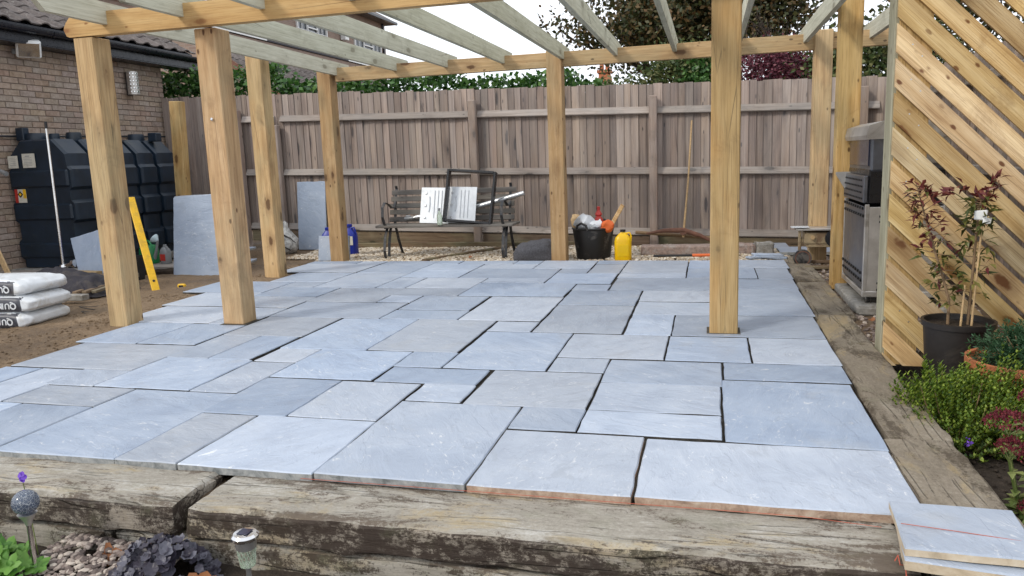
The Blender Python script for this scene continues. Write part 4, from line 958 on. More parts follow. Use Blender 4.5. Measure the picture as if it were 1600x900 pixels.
for (c, d) in (((-.31, 0, .33), (.03, .09, .68)), ((.31, 0, .33), (.03, .09, .68)), ((0, 0, .015), (.59, .09, .03)), ((0, 0, .66), (.59, .09, .03))):
    MB().box(c, d, .003, None, 0, Rr).build('bar', 'black_gloss', bf)
pt = thing('grey_pipe', 'pale grey pipe lying across the bench behind the metal panels', 'pipe', (-3.0, 9.5, .5))
MB().tube([(-.85, .02, -.06), (-.78, .02, -.045), (-.77, .02, -.045), (.05, .0, .07), (.45, -.04, .17), (.74, -.06, .245)], [.018, .018, .028, .03, .032, .03], 12).build('tube', 'steel', pt)
MB().tube([(-.93, .02, -.06), (-.80, .02, -.05)], .02, 8).box((-.88, .02, -.04), (.07, .03, .05), .008).build('handle', 'jug_grey', pt)
bt = thing('clear_bottle', 'small clear plastic bottle standing on the bench in front of the left metal panel', 'bottle', (-3.33, 9.22, .375)); MB().lathe([(0, 0), (.035, 0), (.035, .12), (.015, .16), (.013, .19), (0, .19)], n=16).build('body', 'clear', bt); MB().lathe([(0, 0), (.016, 0), (.016, .03), (0, .03)], (0, 0, .185), 12).build('cap', 'jug_grey', bt)
# felt roll/bag right of bench
mb = pillow(.60, .42, .30, .5, 40, 20, None, .02, 9)
tag(mb.build('felt_bundle', 'felt', None, (-2.02, 9.05, .03), (0, R(-6), R(8)), sharp=80), 'slumped dark grey felt bundle between the bench and the middle post', 'bundle')
# tub
tb = thing('rubble_tub', 'flexible black rubble tub with two handles full of rubbish', 'tub', (-1.36, 9.22, -.06))
MB().lathe([(0, 0), (.19, 0), (.205, .02), (.25, .36), (.265, .375), (.25, .385), (.235, .36), (.19, .04), (0, .04)], n=36).build('body', 'rubber', tb)
for sgn in (-1, 1):
    pts = [(sgn*.14*0+.255*math.cos(a0)*1.0, .255*math.sin(a0), .36+h) for a0, h in ((R(245-18), 0), (R(245-14), .06), (R(245), .09), (R(245+14), .06), (R(245+18), 0))] if sgn < 0 else [(.255*math.cos(a0), .255*math.sin(a0), .36+h) for a0, h in ((R(47), 0), (R(52), .06), (R(65), .09), (R(78), .06), (R(83), 0))]
    MB().tube(pts, .014, 8).build('handle', 'rubber', tb)
def crumple(name, label, cat, loc, s, mat, seed):
    mb = bumpy(pillow(s[0], s[1], s[2], .7, 18, 10, None, .0, seed), .05, 8, seed); return tag(mb.build(name, mat, None, loc, (.3*seed, .2, seed), sharp=25), label, cat)
crumple('crumpled_bag', 'crumpled white plastic bag stuffed in the left of the black tub', 'plastic bag', (-1.45, 9.15, .37), (.26, .22, .2), 'bag_white', 2)
crumple('crumpled_bag', 'second white plastic wrapper in the middle of the black tub', 'plastic bag', (-1.30, 9.12, .33), (.2, .2, .14), 'bag_white', 4)
crumple('paper_scrap', 'brown paper scrap sticking up at the left rim of the black tub', 'paper', (-1.56, 9.22, .40), (.12, .08, .18), 'cane', 3)
crumple('orange_wrapper', 'orange plastic wrapper hanging near the right rim of the black tub', 'wrapper', (-1.19, 9.06, .33), (.17, .13, .08), 'orange', 6)
rp_ = thing('red_pump', 'red plastic bottle pump sticking up from the black tub', 'bottle', (-1.30, 9.28, .28)); MB().lathe([(0, 0), (.055, 0), (.06, .12), (.03, .17), (.045, .19), (.03, .22), (.018, .24), (.022, .28), (0, .29)], n=16).build('body', 'red_plastic', rp_)
plank((-1.09, 9.2, .42), (.05, .03, .38), 'screen', 'pale yellow timber offcut poking diagonally out of the black tub', 0, 0, R(30))
jg = jug('yellow_jug', 'bright yellow plastic jug with a dark cap standing right of the black tub', 'jug', (-.975, 8.98, -.05), .20, .14, .36, 'jug_yellow', 'ink', .28, .1)
MB().box((0, -.071, .12), (.13, .003, .14), .002).build('label', 'jug_yellow', jg)
# kerb, crowbar, pickaxe, stones
mb = roughbox((.86, .20, .12), (24, 6, 4), .006, 6, .012, 22); tag(mb.build('kerbstone', 'stone_pink', None, (-.38, 9.52, -.0), (0, 0, .01), sharp=50), 'long rough pinkish kerbstone lying along the back of the patio', 'kerbstone')
cb = thing('crowbar', 'black bar with an orange grip lying flat at the back edge of the patio', 'tool', (-.62, 8.95, -.0)); MB().tube([(0, 0, 0), (.44, .02, .003)], .014, 8).build('shaft', 'ink', cb); MB().tube([(.44, .02, .003), (.78, .035, .005)], .018, 8).build('grip', 'orange', cb)
pk = thing('pickaxe', 'old pickaxe leaning against the back fence, its wooden handle upright', 'pickaxe', (-.32, 10.2, .03))
MB().tube([(0, 0, .05), (.06, .12, .8), (.10, .22, 1.55)], [.022, .017, .016], 10, flat=.7).build('handle', 'cane', pk)
mb = MB().tube([(-.48, .02, .10), (-.25, 0, .14), (0, 0, .14), (.22, 0, .07), (.42, 0, -.04)], [.012, .028, .038, .026, .014], 10).lathe([(0, -.03), (.045, -.03), (.045, .03), (0, .03)], (0, 0, .12), 12, rot=Matrix.Rotation(R(80), 4, 'X')); mb.build('head', 'wheel_rust', pk)
tag(MB().tube([(-.95, 10.32, .14), (-.3, 10.3, .09), (.35, 10.28, .03)], .022, 8).build('fallen_branch', 'stem'), 'rough brown branch lying low across the foot of the fence by the pickaxe', 'branch')
for k, (c, s, l) in enumerate((((.44, 9.55, .0), (.20, .2, .14), 'left squarish concrete block near the end of the patio'), ((.65, 9.55, .01), (.20, .2, .15), 'right paler concrete block near the end of the patio'))):
    tag(roughbox(s, (7, 7, 5), .01, 9, .02, 40+k).build('concrete_block', 'stone_pink' if k == 0 else 'concrete', None, c, (0, 0, .1*k), sharp=50), l, 'block')
for k, (c, s, rz) in enumerate((((.66, 9.15, -.02), (.34, .14, .03), .2), ((.72, 8.98, -.025), (.28, .10, .03), -.2), ((.50, 9.0, -.03), (.16, .1, .03), .5))):
    tag(roughbox(s, (7, 4, 2), .006, 9, .008, 50+k).build('slate_offcut', 'slab', None, c, (0, .05, rz), sharp=50), ('longest pale stone offcut in front of the concrete blocks', 'narrow stone offcut nearest the corner of the patio', 'smallest stone offcut beside the kerbstone')[k], 'stone offcut', 'stone offcuts at the patio corner')
lean_slab('loose_slab', 'worn grey-green slab lying flat in the back right corner behind the patio', .62, .5, .04, (1.12, 9.6, -.03), (0, 0, .02)); lean_slab('loose_slab', 'grey slab lying flat between the fence and the concrete blocks', .5, .5, .04, (.72, 10.1, -.04), (0, 0, .0))
plank((-3.1, 9.62, -.045), (.09, 1.55, .04), 'board_dark', 'weathered timber edging strip crossing the gravel under the bench', R(-28), name='timber_edging')
plank((-3.9, 10.42, -.03), (5.2, .1, .09), 'board_dark', 'long low timber edging lying along the foot of the fence behind the bench', 0, name='timber_edging')
# machine
sw = thing('tile_saw', 'old cream site saw bench with one small rusty wheel behind the right-hand post', 'saw', (1.0, 8.6, -.06))
for (c, d, nm, m) in (((-.06, 0, .20), (.025, .03, .36), 'leg', 'rust_cream'), ((-.03, .22, .20), (.025, .03, .36), 'leg', 'rust_cream'), ((.34, 0, .20), (.025, .03, .36), 'leg', 'rust_cream'),
    ((.14, .1, .29), (.30, .22, .12), 'housing', 'rust_cream'), ((.14, .1, .21), (.26, .2, .035), 'tray', 'rust_cream'), ((.16, .12, .385), (.52, .34, .022), 'table', 'stainless'), ((-.06, .0, .41), (.18, .12, .012), 'guide', 'alu'), ((.13, .0, .04), (.46, .03, .03), 'cross_bar', 'board_dark')):
    MB().box(c, d, .004).build(nm, m, sw)
MB().lathe([(0, -.03), (.09, -.03), (.09, .03), (0, .03)], (.28, -.03, .29), 20, rot=Matrix.Rotation(R(90), 4, 'X')).build('motor', 'dark_steel', sw)
MB().lathe([(0, -.01), (.02, -.01), (.02, .03), (0, .03)], (.07, -.02, .30), 10, rot=Matrix.Rotation(R(90), 4, 'X')).build('knob', 'cane', sw)
wh = MB().lathe([(.045, -.022), (.078, -.025), (.082, 0), (.078, .025), (.045, .022), (.04, .01), (.018, .02), (0, .022)], (-.03, -.05, .085), 22, rot=Matrix.Rotation(R(90), 4, 'X')).build('wheel', 'wheel_rust', sw)
MB().lathe([(.076, -.024), (.092, -.02), (.092, .02), (.076, .024)], (-.03, -.05, .085), 22, rot=Matrix.Rotation(R(90), 4, 'X')).build('tyre', 'rubber', wh)
plank((1.18, 8.35, -.045), (.42, .1, .03), 'board_dark', 'brown board lying under the wheel of the saw bench', .05, name='brown_board', cat='board')

# ============================================================ BARBECUE
BX, BY = 1.13, 6.15
bq = thing('barbecue', 'tall stainless trolley barbecue with a black firebox parked behind the slatted screen', 'barbecue', (BX, BY, -.0))
def bp(name, c, d, m, b=.006, parent=None): return MB().box(c, d, b).build(name, m, parent or bq)
W, Dp = .55, .92
side = bp('side_panel', (.006, Dp/2, .42), (.012, Dp, .62), 'bbq_side', .004); side['label'] = 'dark slotted panel facing the patio'
mb = MB()
for (z0, rows) in ((.66, 2), (.17, 2)):
    for r_ in range(rows):
        for i in range(9): mb.tube([(-.001, .06+i*.095+r_*.03, z0+r_*.055), (-.001, .105+i*.095+r_*.03, z0+r_*.055)], .012, 6)
tag(mb.build('slots', 'ink', side), kind='stuff')
fp = bp('end_panel', (W/2, .006, .40), (W-.02, .012, .66), 'stainless', .003)
mb = MB()
for (x, z) in ((.13, .66), (.13, .62), (.13, .16), (.13, .11), (.42, .16), (.42, .66)): mb.tube([(x-.035, -.002, z), (x+.035, -.002, z)], .009, 6)
mb.build('slots', 'ink', fp)
for (x, y) in ((.012, .012), (W-.012, .012), (.012, Dp-.012), (W-.012, Dp-.012)): bp('corner_post', (x, y, .40), (.03, .03, .70), 'stainless', .004)
bp('base_shelf', (W/2, Dp/2, .075), (W+.01, Dp+.01, .045), 'stainless'); bp('back_panel', (W/2, Dp-.01, .42), (W-.03, .01, .64), 'dark_steel')
bp('far_panel', (W-.01, Dp/2, .42), (.01, Dp-.04, .64), 'stainless', .003)
cb2 = bp('firebox', (W/2, Dp/2, .88), (W-.04, Dp-.06, .26), 'black_gloss', .01)
sp = bp('control_panel', (.0, Dp/2, .86), (.03, Dp-.05, .2), 'bbq_side', .006); mb = MB()
for r_ in range(4):
    for i in range(12): mb.tube([(-.016, .08+i*.065+(r_ % 2)*.03, .79+r_*.045), (-.016, .11+i*.065+(r_ % 2)*.03, .79+r_*.045)], .008, 6)
tag(mb.build('slots', 'ink', sp), kind='stuff')
bp('lid', (W/2+.005, Dp/2, 1.12), (W-.04, Dp-.03, .26), 'bbq_side', .015)
gp2 = bp('lid_window', (.022, Dp/2, 1.13), (.012, Dp-.14, .20), 'solar_cell', .003)
mb = MB().prism([(-.005, -.03), (W+.0, -.03), (W+.01, .035), (W-.06, .085), (.10, .10), (-.0, .07), (-.015, .0)], -.012, Dp+.012); o = mb.build('hood', 'stainless', bq); o.location = (0, 0, 1.255)
bp('lid_end', (W/2+.06, .004, 1.155), (W-.13, .02, .235), 'stainless', .006); MB().lathe([(0, 0), (.014, 0), (.012, .012), (0, .014)], (.26, -.006, 1.09), 12, rot=Matrix.Rotation(R(90), 4, 'X')).build('knob', 'chrome', bq)
for (x_, y_) in ((-.02, Dp-.1), (.2, -.035)): MB().add([(x_-.07, y_, .97), (x_+.09, y_, .97), (x_+.09, y_, .93), (x_+.02, y_, .80), (x_-.07, y_, .95), (x_-.07, y_+.03, .97), (x_+.09, y_+.03, .97), (x_+.09, y_+.03, .93), (x_+.02, y_+.03, .80), (x_-.07, y_+.03, .95)], [(0, 1, 2, 3, 4), (9, 8, 7, 6, 5), (0, 5, 6, 1), (1, 6, 7, 2), (2, 7, 8, 3), (3, 8, 9, 4), (4, 9, 5, 0)]).build('shelf_bracket', 'stainless', bq)
for (x, y) in ((.05, .06), (W-.06, .06), (.05, Dp-.08), (W-.06, Dp-.08)):
    c_ = bp('castor_fork', (x, y, .045), (.03, .04, .04), 'steel', .004); MB().lathe([(0, -.014), (.034, -.014), (.034, .014), (0, .014)], (x, y+.01, .032), 16, rot=Matrix.Rotation(R(90), 4, 'Y')).build('wheel', 'rubber', c_)
tag(roughbox((.72, 1.15, .075), (12, 18, 3), .004, 6, .012, 60).build('concrete_flag', 'concrete', None, (1.44, 6.63, -.04), (0, 0, 0), sharp=50), 'thick concrete flag carrying the barbecue', 'flagstone')
tag(roughbox((.3, .5, .06), (8, 12, 3), .004, 6, .012, 61).build('concrete_flag', 'concrete', None, (1.35, 5.45, -.07), (0, 0, .1), sharp=50), 'small half-buried flag on the gravel in front of the barbecue', 'flagstone')

# ============================================================ stacked slabs, string, solar lights
lean_slab('loose_slab', 'lower slab of the pair stacked on the sleepers at the front right corner', .34, .33, .032, (.735, 2.35, .008), (0, 0, R(-7)), edge=.004).data.materials[1] = MT['slab_edge_pale']
s2 = lean_slab('loose_slab', 'upper slab of the pair stacked on the sleepers, crossed by an orange line', .35, .32, .026, (.735, 2.375, .040), (R(-.5), R(-1.2), R(-4)), edge=.004); s2.data.materials[1] = MT['slab_edge_pale']
tag(MB().tube([(-1.55, 2.530, -.024), (-1.0, 2.527, -.022), (-.4, 2.525, -.021), (.3, 2.53, -.023), (.545, 2.50, -.025)], .0010, 6).build('string_line', 'string'), 'taut orange string line along the front edge of the paving', 'string')
tag(MB().tube([(.57, 2.37, .0555), (.72, 2.345, .0555), (.9, 2.31, .0555), (.93, 2.30, -.01)], .0011, 6).build('string_line', 'string'), 'end of the orange string crossing the top stacked slab', 'string')
tag(MB().tube([(.535, 2.27, -.015), (.55, 2.30, -.012), (.545, 2.25, -.016), (.56, 2.255, -.018), (.552, 2.2, -.03)], .0018, 6).build('string_knot', 'string'), 'loose orange string knot on the sleeper left of the stacked slabs', 'string')
s1 = thing('solar_light', 'globe-topped solar stake light with crackle glass at the left edge', 'solar light', (-2.36, 2.04, -.275)); Rl = Matrix.Rotation(R(-2), 4, 'Y')
GX = Vector((-.0, 0, 0))
MB().lathe([(0, -.045)]+[(.045*math.cos(a), .045*math.sin(a)) for a in [R(-80+i*16) for i in range(11)]]+[(0, .045)], (0, 0, .315), 28).build('globe', 'crackle', s1)
MB().lathe([(0, 0), (.010, 0), (.016, .02), (.026, .035), (.032, .045), (0, .048)], (0, 0, .228), 20).build('collar', 'steel', s1)
MB().tube([(0, 0, -.02), (0, 0, .235)], .0085, 12).build('stem', 'chrome', s1)
s2_ = thing('solar_light', 'flat-topped solar stake light with a patterned clear shade in front of the sleeper', 'solar light', (-1.43, 1.98, -.325))
MB().lathe([(0, 0), (.040, 0), (.043, .004), (.043, .012), (.036, .02), (0, .022)], (0, 0, .345), 28).build('cap', 'chrome', s2_)
MB().box((0, 0, .3685), (.038, .038, .003), .001).build('solar_panel', 'solar_cell', s2_)
MB().lathe([(0, 0), (.032, 0), (.034, .03), (0, .031)], (0, 0, .315), 24).build('rim', 'steel', s2_)
mb = MB()
for i in range(12):
    a = 2*math.pi*i/12
    for sg in (-1, 1): mb.tube([(.030*math.cos(a+sg*t*1.0)*(1-t*.25), .030*math.sin(a+sg*t*1.0)*(1-t*.25), .315-t*.062) for t in [j/5 for j in range(6)]], .0016, 5)
mb.lathe([(.0, 0), (.02, 0), (.022, .004), (0, .005)], (0, 0, .250), 16); mb.build('shade', 'clear', s2_)
MB().tube([(0, 0, -.02), (0, 0, .252)], .009, 10).build('stem', 'steel', s2_)

# ============================================================ PLANTS
def leafadd(mb, p, d, L, W, up=None, fold=.25, mi=0, curl=0.):
    """one leaf: 6 verts, folded on the midrib, from p along d"""
    d = d.normalized(); s = d.cross(up if up is not None else Vector((rnd.gauss(0, 1), rnd.gauss(0, 1), rnd.gauss(0, 1))))
    if s.length < 1e-4: s = d.orthogonal()
    s.normalize(); n = s.cross(d); m = p+d*L*.5-n*curl*L*.15; t = p+d*L-n*curl*L*.5
    o = len(mb.v); mb.v += [tuple(p), tuple(m+s*W/2+n*fold*W*.5), tuple(t), tuple(m-s*W/2+n*fold*W*.5), tuple(m)]
    mb.f += [(o, o+1, o+4), (o+1, o+2, o+4), (o, o+4, o+3), (o+4, o+2, o+3)]; mb.mi += [mi]*4; mb.sm += [False]*4
def leafq(mb, p, L, W, mi=0, nrm=None, spread=1.):
    d = Vector((rnd.gauss(0, 1), rnd.gauss(0, 1), rnd.gauss(0, .8)-.25)).normalized(); s = d.orthogonal().normalized(); s.rotate(Matrix.Rotation(rnd.uniform(0, 6.28), 3, d)); 
    o = len(mb.v); mb.v += [tuple(p), tuple(p+d*L*.5+s*W/2), tuple(p+d*L), tuple(p+d*L*.5-s*W/2)]; mb.f.append((o, o+1, o+2, o+3)); mb.mi.append(mi); mb.sm.append(False)
def gs(s): return Vector((rnd.gauss(0, s), rnd.gauss(0, s), rnd.gauss(0, s)))
# ivy over the fence
iv = thing('ivy_hedge', 'glossy dark green ivy hedge growing over the top of the back fence', 'hedge', (-5, 11.4, 1.0))
mb = MB(); x = -9.6
while x < -1.45:
    base = 2.42 if x < -6.2 else (2.30 if x < -3.2 else 2.16)
    top = (2.78 if x < -6.6 else 2.52 if x < -3.6 else 2.36)+.12*nz3((x*1.7, 0, 0))+.06*nz3((x*6, 1, 0))
    if -1.9 < x: top -= .12
    for _ in range(34 if x < -6 else 26):
        z = top-abs(rnd.gauss(0, .5))*.55 if rnd.random() < .7 else rnd.uniform(1.5, top)
        p = Vector((x+rnd.gauss(0, .05), 11.25+rnd.gauss(0, .18)-(.1 if rnd.random() < .3 else 0), z+(.16*rnd.random() if rnd.random() < .05 else 0)))-Vector((-5, 11.4, 1.0))
        leafq(mb, p, rnd.uniform(.06, .11), rnd.uniform(.05, .08))
    x += .028
mb.build('foliage', 'leaf_ivy', iv)
def backing(x0, x1, y, z0, z1, parent, mat):     # dark inner mass of twigs and old leaves
    m = MB()
    for _ in range(int((x1-x0)*(z1-z0)*420)):
        leafq(m, Vector((rnd.uniform(x0, x1), y+rnd.uniform(-.25, .25), rnd.uniform(z0, z1-.05)))-parent.location, .16, .13)
    return m.build('inner_foliage', mat, parent)
backing(-9.6, -1.6, 11.65, 1.3, 2.28, iv, 'leaf_ivy')
# big tree
def limb(mb, p, d, r, L, depth, tips, spread=.55):
    pts = [p]; rs = [r]; n = 5
    for i in range(n):
        d = (d+gs(.14)+Vector((0, 0, .03))).normalized(); p = p+d*L/n; pts.append(p); rs.append(r*(1-.5*(i+1)/n))
    mb.tube(pts, rs, 7 if depth else 5)
    if depth <= 0: tips.append(p); return
    tips.append(pts[3])
    for k in range(3 if depth > 1 else 4):
        q = pts[rnd.choice((3, 4, 5))]; a = (d+gs(spread)).normalized(); limb(mb, q, a, r*.52, L*rnd.uniform(.6, .8), depth-1, tips, spread)
tr = thing('broad_tree', 'large dense olive-green tree with dark forked trunk rising behind the fence right of centre', 'tree', (-.35, 15.2, 0))
mb = MB(); tips = []
trunkp = [Vector((0, 0, 0)), Vector((.02, 0, 1.2)), Vector((.0, 0, 2.3))]
mb.tube(trunkp+[Vector((.05, 0, 3.6))], [.27, .24, .22, .13], 12)
for a, e in ((-1.15, .55), (-.5, 1.1), (.1, 1.3), (.55, 1.1), (1.1, .6), (0, 1.2), (-.9, .9), (.8, .9)):
    limb(mb, Vector((0, 0, 2.1+rnd.uniform(-.3, .3))), Vector((a, rnd.gauss(0, .4), e)), .10, 1.35, 2, tips)
mb.build('trunk', 'bark', tr)
mb = MB()
tips = [t for t in tips]
for _ in range(150):
    a = rnd.uniform(0, 6.28); e = rnd.uniform(-.45, 1.4); rr = rnd.uniform(.25, 1.0)
    tips.append(Vector((math.cos(a)*math.cos(e)*1.75*rr, math.sin(a)*math.cos(e)*1.5*rr, 3.7+math.sin(e)*1.7*rr)))
for t in tips:
    k = rnd.uniform(.7, 1.3)
    for _ in range(int(125*k)):
        leafq(mb, t+Vector((rnd.gauss(0, .21), rnd.gauss(0, .21), rnd.gauss(0, .15)))*k, rnd.uniform(.07, .12), rnd.uniform(.045, .07))
mb.build('crown', 'leaf_tree', tr)
def bush(name, label, cat, c, rad, n, leaf, size, mats, twigs=0, clumps=26, group=None, gsz=.16):
    t = thing(name, label, cat, (c[0], c[1], 0), 0, group); o = Vector((0, 0, c[2])); mb = MB()
    cs = []
    for _ in range(clumps):
        a = rnd.uniform(0, 6.28); e = rnd.uniform(-1.0, 1.4); rr = rnd.uniform(.3, 1)**.6
        cs.append(o+Vector((math.cos(a)*math.cos(e)*rad[0]*rr, math.sin(a)*math.cos(e)*rad[1]*rr, math.sin(e)*rad[2]*rr)))
    for q in cs:
        for _ in range(n//clumps): leafq(mb, q+Vector((rnd.gauss(0, gsz*rad[0]), rnd.gauss(0, gsz*rad[1]), rnd.gauss(0, gsz*rad[2])))*1.5, size*rnd.uniform(.7, 1.3), size*leaf*rnd.uniform(.8, 1.2))
    mb.build('foliage', mats, t)
    mb = MB()
    for q in cs[:max(8, twigs)]:
        b = Vector((rnd.gauss(0, rad[0]*.15), rnd.gauss(0, rad[1]*.15), 0)); mb.tube([b, (b+q)/2+gs(.06), q, q+(q-o)*.25+gs(.05)], [.02, .014, .007, .002], 5)
    mb.build('stems', 'bark', t)
    return t
bush('evergreen_shrub', 'dense mid-green shrub directly behind the fence left of the big post', 'shrub', (-.45, 12.6, 2.1), (.75, .5, .62), 5200, .6, .075, 'leaf_hedge', 0, 46)
bush('laurel_shrub', 'darker ivy-green shrub behind the fence touching the big post', 'shrub', (.02, 12.2, 2.05), (.4, .4, .45), 2600, .7, .07, 'leaf_ivy', 0, 30)
bush('low_shrub', 'small pale leafy shrub peeping over the fence beside the chimney', 'shrub', (-1.35, 12.0, 1.85), (.45, .4, .42), 1300, .6, .07, 'leaf_hedge', 8, 24)
bush('purple_shrub', 'dark purple-leaved shrub above the fence between the big post and the right-hand posts', 'shrub', (.95, 12.0, 2.1), (.75, .5, .48), 6500, .55, .055, 'leaf_purple', 20, 46)
bush('climbing_shrub', 'tangled green climber with bare stems behind the fence beside the right-hand posts', 'shrub', (1.75, 11.7, 2.1), (.55, .4, .50), 3300, .7, .075, 'leaf_hedge', 26, 40)
bush('green_hedge', 'mid-green hedge at the right corner above the back fence', 'hedge', (2.6, 11.8, 2.2), (.8, .5, .60), 5600, .6, .06, 'leaf_hedge', 10, 46)
bush('garden_tree', 'leafy tree showing through the top gaps of the slatted screen', 'tree', (4.2, 12.2, 3.2), (1.9, 1.2, 1.6), 9000, .6, .11, 'leaf_tree', 20, 90)
tw = thing('bare_tree', 'sparse twiggy tree with a few russet leaves behind the purple shrub', 'tree', (1.3, 12.9, 0)); mb = MB(); tips = []
for k in range(9): limb(mb, Vector((rnd.uniform(-.35, .35), 0, 1.9)), Vector((rnd.uniform(-.7, .7), rnd.gauss(0, .2), 1)), .022, .75, 2, tips, .5)
mb.tube([(0, 0, 0), (0, 0, 2)], [.08, .06], 8); mb.build('branches', 'bark', tw); mb = MB()
for t in tips:
    for _ in range(5): leafq(mb, t+gs(.07), .06, .035)
mb.build('leaves', 'leaf_tree', tw)

# foreground pots
def pot(name, label, loc, r0, r1, h, mat, rim=.02):
    t = thing(name, label, 'plant pot', loc)
    MB().lathe([(0, 0), (r0, 0), (r1*.97, h-rim*1.6), (r1*1.03, h-rim*1.5), (r1*1.04, h), (r1*.95, h), (r1*.93, h-.03), (0, h-.035)], n=40).build('body', mat, t)
    MB().lathe([(0, 0), (r1*.92, 0), (r1*.6, .012), (0, .01)], (0, 0, h-.04), 26).build('compost', 'soil', t); return t
pot('black_pot', 'large black plastic pot holding two tall red-tipped shrubs in front of the slatted screen', (1.295, 4.44, -.2), .135, .172, .45, 'pot_black')
pot('terracotta_pot', 'round terracotta pot with a dwarf conifer at the right edge', (1.47, 4.05, -.2), .17, .235, .345, 'terracotta', .025)
def shrubby(name, label, base, path, rs, nlev, L, mats, topred=.55, lean=0):
    t = thing(name, label, 'shrub', base); mb = MB(); mb.tube(path, rs, 8); P = [Vector(p) for p in path]; N = len(P)-1
    lb = MB()
    for k in range(nlev):
        f = .16+.84*k/nlev; i = min(int(f*N), N-1); p = P[i].lerp(P[i+1], f*N-i); a0 = k*2.4
        hi = f > topred
        for j in range(2 if f < .3 else 3):
            a = a0+j*2.1+rnd.uniform(-.3, .3); d = Vector((math.cos(a), math.sin(a), rnd.uniform(-.1, .45) if not hi else rnd.uniform(.05, .9)))
            sl = rnd.uniform(.02, .075)*(1.2-f*.5); q = p+d.normalized()*sl; mb.tube([p, q], [.003, .0015], 4, cap=False)
            for _ in range(4):
                dd = d+gs(.55); leafadd(lb, q+gs(.006), dd, L*rnd.uniform(.6, 1.15), L*rnd.uniform(.26, .38), Vector((0, 0, 1))+gs(.3), .3, 1 if (hi and rnd.random() < .85) or rnd.random() < .12 else 0, rnd.uniform(0, 1.2))
    mb.build('stem', 'stem', t); lb.build('leaves', mats, t); return t
shrubby('red_robin_shrub', 'left tall shrub in the black pot, leaning left, dark red-brown leaves', (1.25, 4.46, .2), [(0, 0, 0), (.0, 0, .15), (-.05, 0, .32), (-.11, .0, .5), (-.155, 0, .66), (-.19, 0, .78)], [.008, .007, .006, .005, .004, .002], 25, .062, ['leaf_olive', 'leaf_red'], .52)
t = shrubby('red_robin_shrub', 'right shrub in the black pot, tied to a cane, red leaves on top', (1.345, 4.46, .2), [(0, 0, 0), (.01, 0, .3), (.015, 0, .52), (.02, 0, .64), (.03, 0, .70)], [.008, .007, .006, .004, .002], 18, .07, ['leaf_olive', 'leaf_red'], .86)
lb = MB()
for (dx, dz) in ((-.09, .74), (-.05, .76), (.06, .77), (.09, .79), (.02, .72), (.07, .74), (-.12, .72)):
    for _ in range(7): leafadd(lb, Vector((dx, 0, dz))+gs(.012), Vector((dx*4, rnd.gauss(0, .6), rnd.uniform(-.5, .5))), .06, .022, None, .3, 1, 1)
lb.tube([(.02, 0, .6), (-.04, 0, .68), (-.11, 0, .73)], [.004, .003, .002], 5).tube([(.02, 0, .6), (.05, 0, .7), (.085, 0, .79)], [.004, .003, .002], 5)
lb.build('crown', ['leaf_olive', 'leaf_red'], t)
tag(MB().tube([(0, 0, 0), (.02, 0, .58)], [.006, .005], 8).build('bamboo_cane', 'cane', None, (1.355, 4.43, .2)), 'tall bamboo cane tied to the right-hand potted shrub', 'cane')
tag(MB().tube([(0, 0, 0), (.01, 0, .24)], [.006, .005], 8).build('bamboo_cane', 'cane', None, (1.30, 4.42, .2)), 'short bamboo cane between the two potted shrubs', 'cane')
tag(bumpy(MB().box((0, 0, 0), (.06, .01, .05), .004).box((.03, -.005, -.03), (.04, .008, .03), .003), .006, 30).build('plant_tag', 'white_upvc', None, (1.355, 4.40, .81)), 'small white care tag tied to the cane of the right-hand shrub', 'plant tag')
# conifer in terracotta
cf = thing('dwarf_conifer', 'feathery blue-green dwarf conifer growing in the terracotta pot', 'conifer', (1.47, 4.05, .14)); mb = MB(); st = MB()
for k in range(150):
    a = rnd.uniform(0, 6.28); e = rnd.uniform(.05, 1.35); d = Vector((math.cos(a)*math.cos(e), math.sin(a)*math.cos(e), math.sin(e)*.85)); L = rnd.uniform(.16, .27); p = Vector((0, 0, .0)); 
    for i in range(18):
        f = .3+.7*i/18; q = p+d*L*f+Vector((0, 0, -.03*f*f))+gs(.004)
        for _ in range(3): leafadd(mb, q, d+gs(.6), .026, .006, None, .1)
mb.build('foliage', 'leaf_conifer', cf)
for k in range(7): st.tube([(0, 0, -.02), (rnd.uniform(-.1, .1), rnd.uniform(-.1, .1), .12)], [.008, .003], 5)
st.build('stems', 'stem', cf)
# hebe
hb = thing('hebe_shrub', 'bright green mounded shrub with tiny leaves and one small pink flower beside the sleepers', 'shrub', (1.14, 3.80, -.2)); mb = MB(); st = MB()
for k in range(1150):
    a = rnd.uniform(0, 6.28); e = math.asin(rnd.uniform(.0, 1)); rr = rnd.uniform(.55, 1.0)*(1+.16*nz3((math.cos(a)*2, math.sin(a)*2, e*2)))
    tip = Vector((math.cos(a)*math.cos(e)*.40*rr+.04, math.sin(a)*math.cos(e)*.37*rr, .04+math.sin(e)*(.34+(.09 if k % 23 == 0 else 0))*rr)); b = Vector((tip.x*.35, tip.y*.35, .02)); d = (tip-b).normalized()+Vector((0, 0, .35))
    L = rnd.uniform(.07, .12); s0 = tip-d.normalized()*L
    if k % 12 == 0: st.tube([b, s0, tip], [.004, .003, .001], 4)
    for i in range(9):
        p = s0+(tip-s0)*(i/8)+gs(.003)
        for j in range(2):
            aa = i*1.57+j*3.14; dd = Vector((math.cos(aa), math.sin(aa), .75))+d.normalized()*.5; leafadd(mb, p, dd, .021, .011, Vector((0, 0, 1)), .2)
mb.build('foliage', 'leaf_hebe', hb); st.build('stems', 'stem', hb)
b2 = thing('hebe_shrub', 'second bright green mounded shrub at the right edge, behind the dark red sedum heads', 'shrub', (1.50, 3.72, -.2))
for ch in list(hb.children):
    c = ch.copy(); COL.objects.link(c); c.parent = b2
b2.rotation_euler = (0, 0, 2.0); b2.scale = (.9, .9, .85)
mb = MB()
for _ in range(14): leafadd(mb, gs(.006), gs(1), .016, .01)
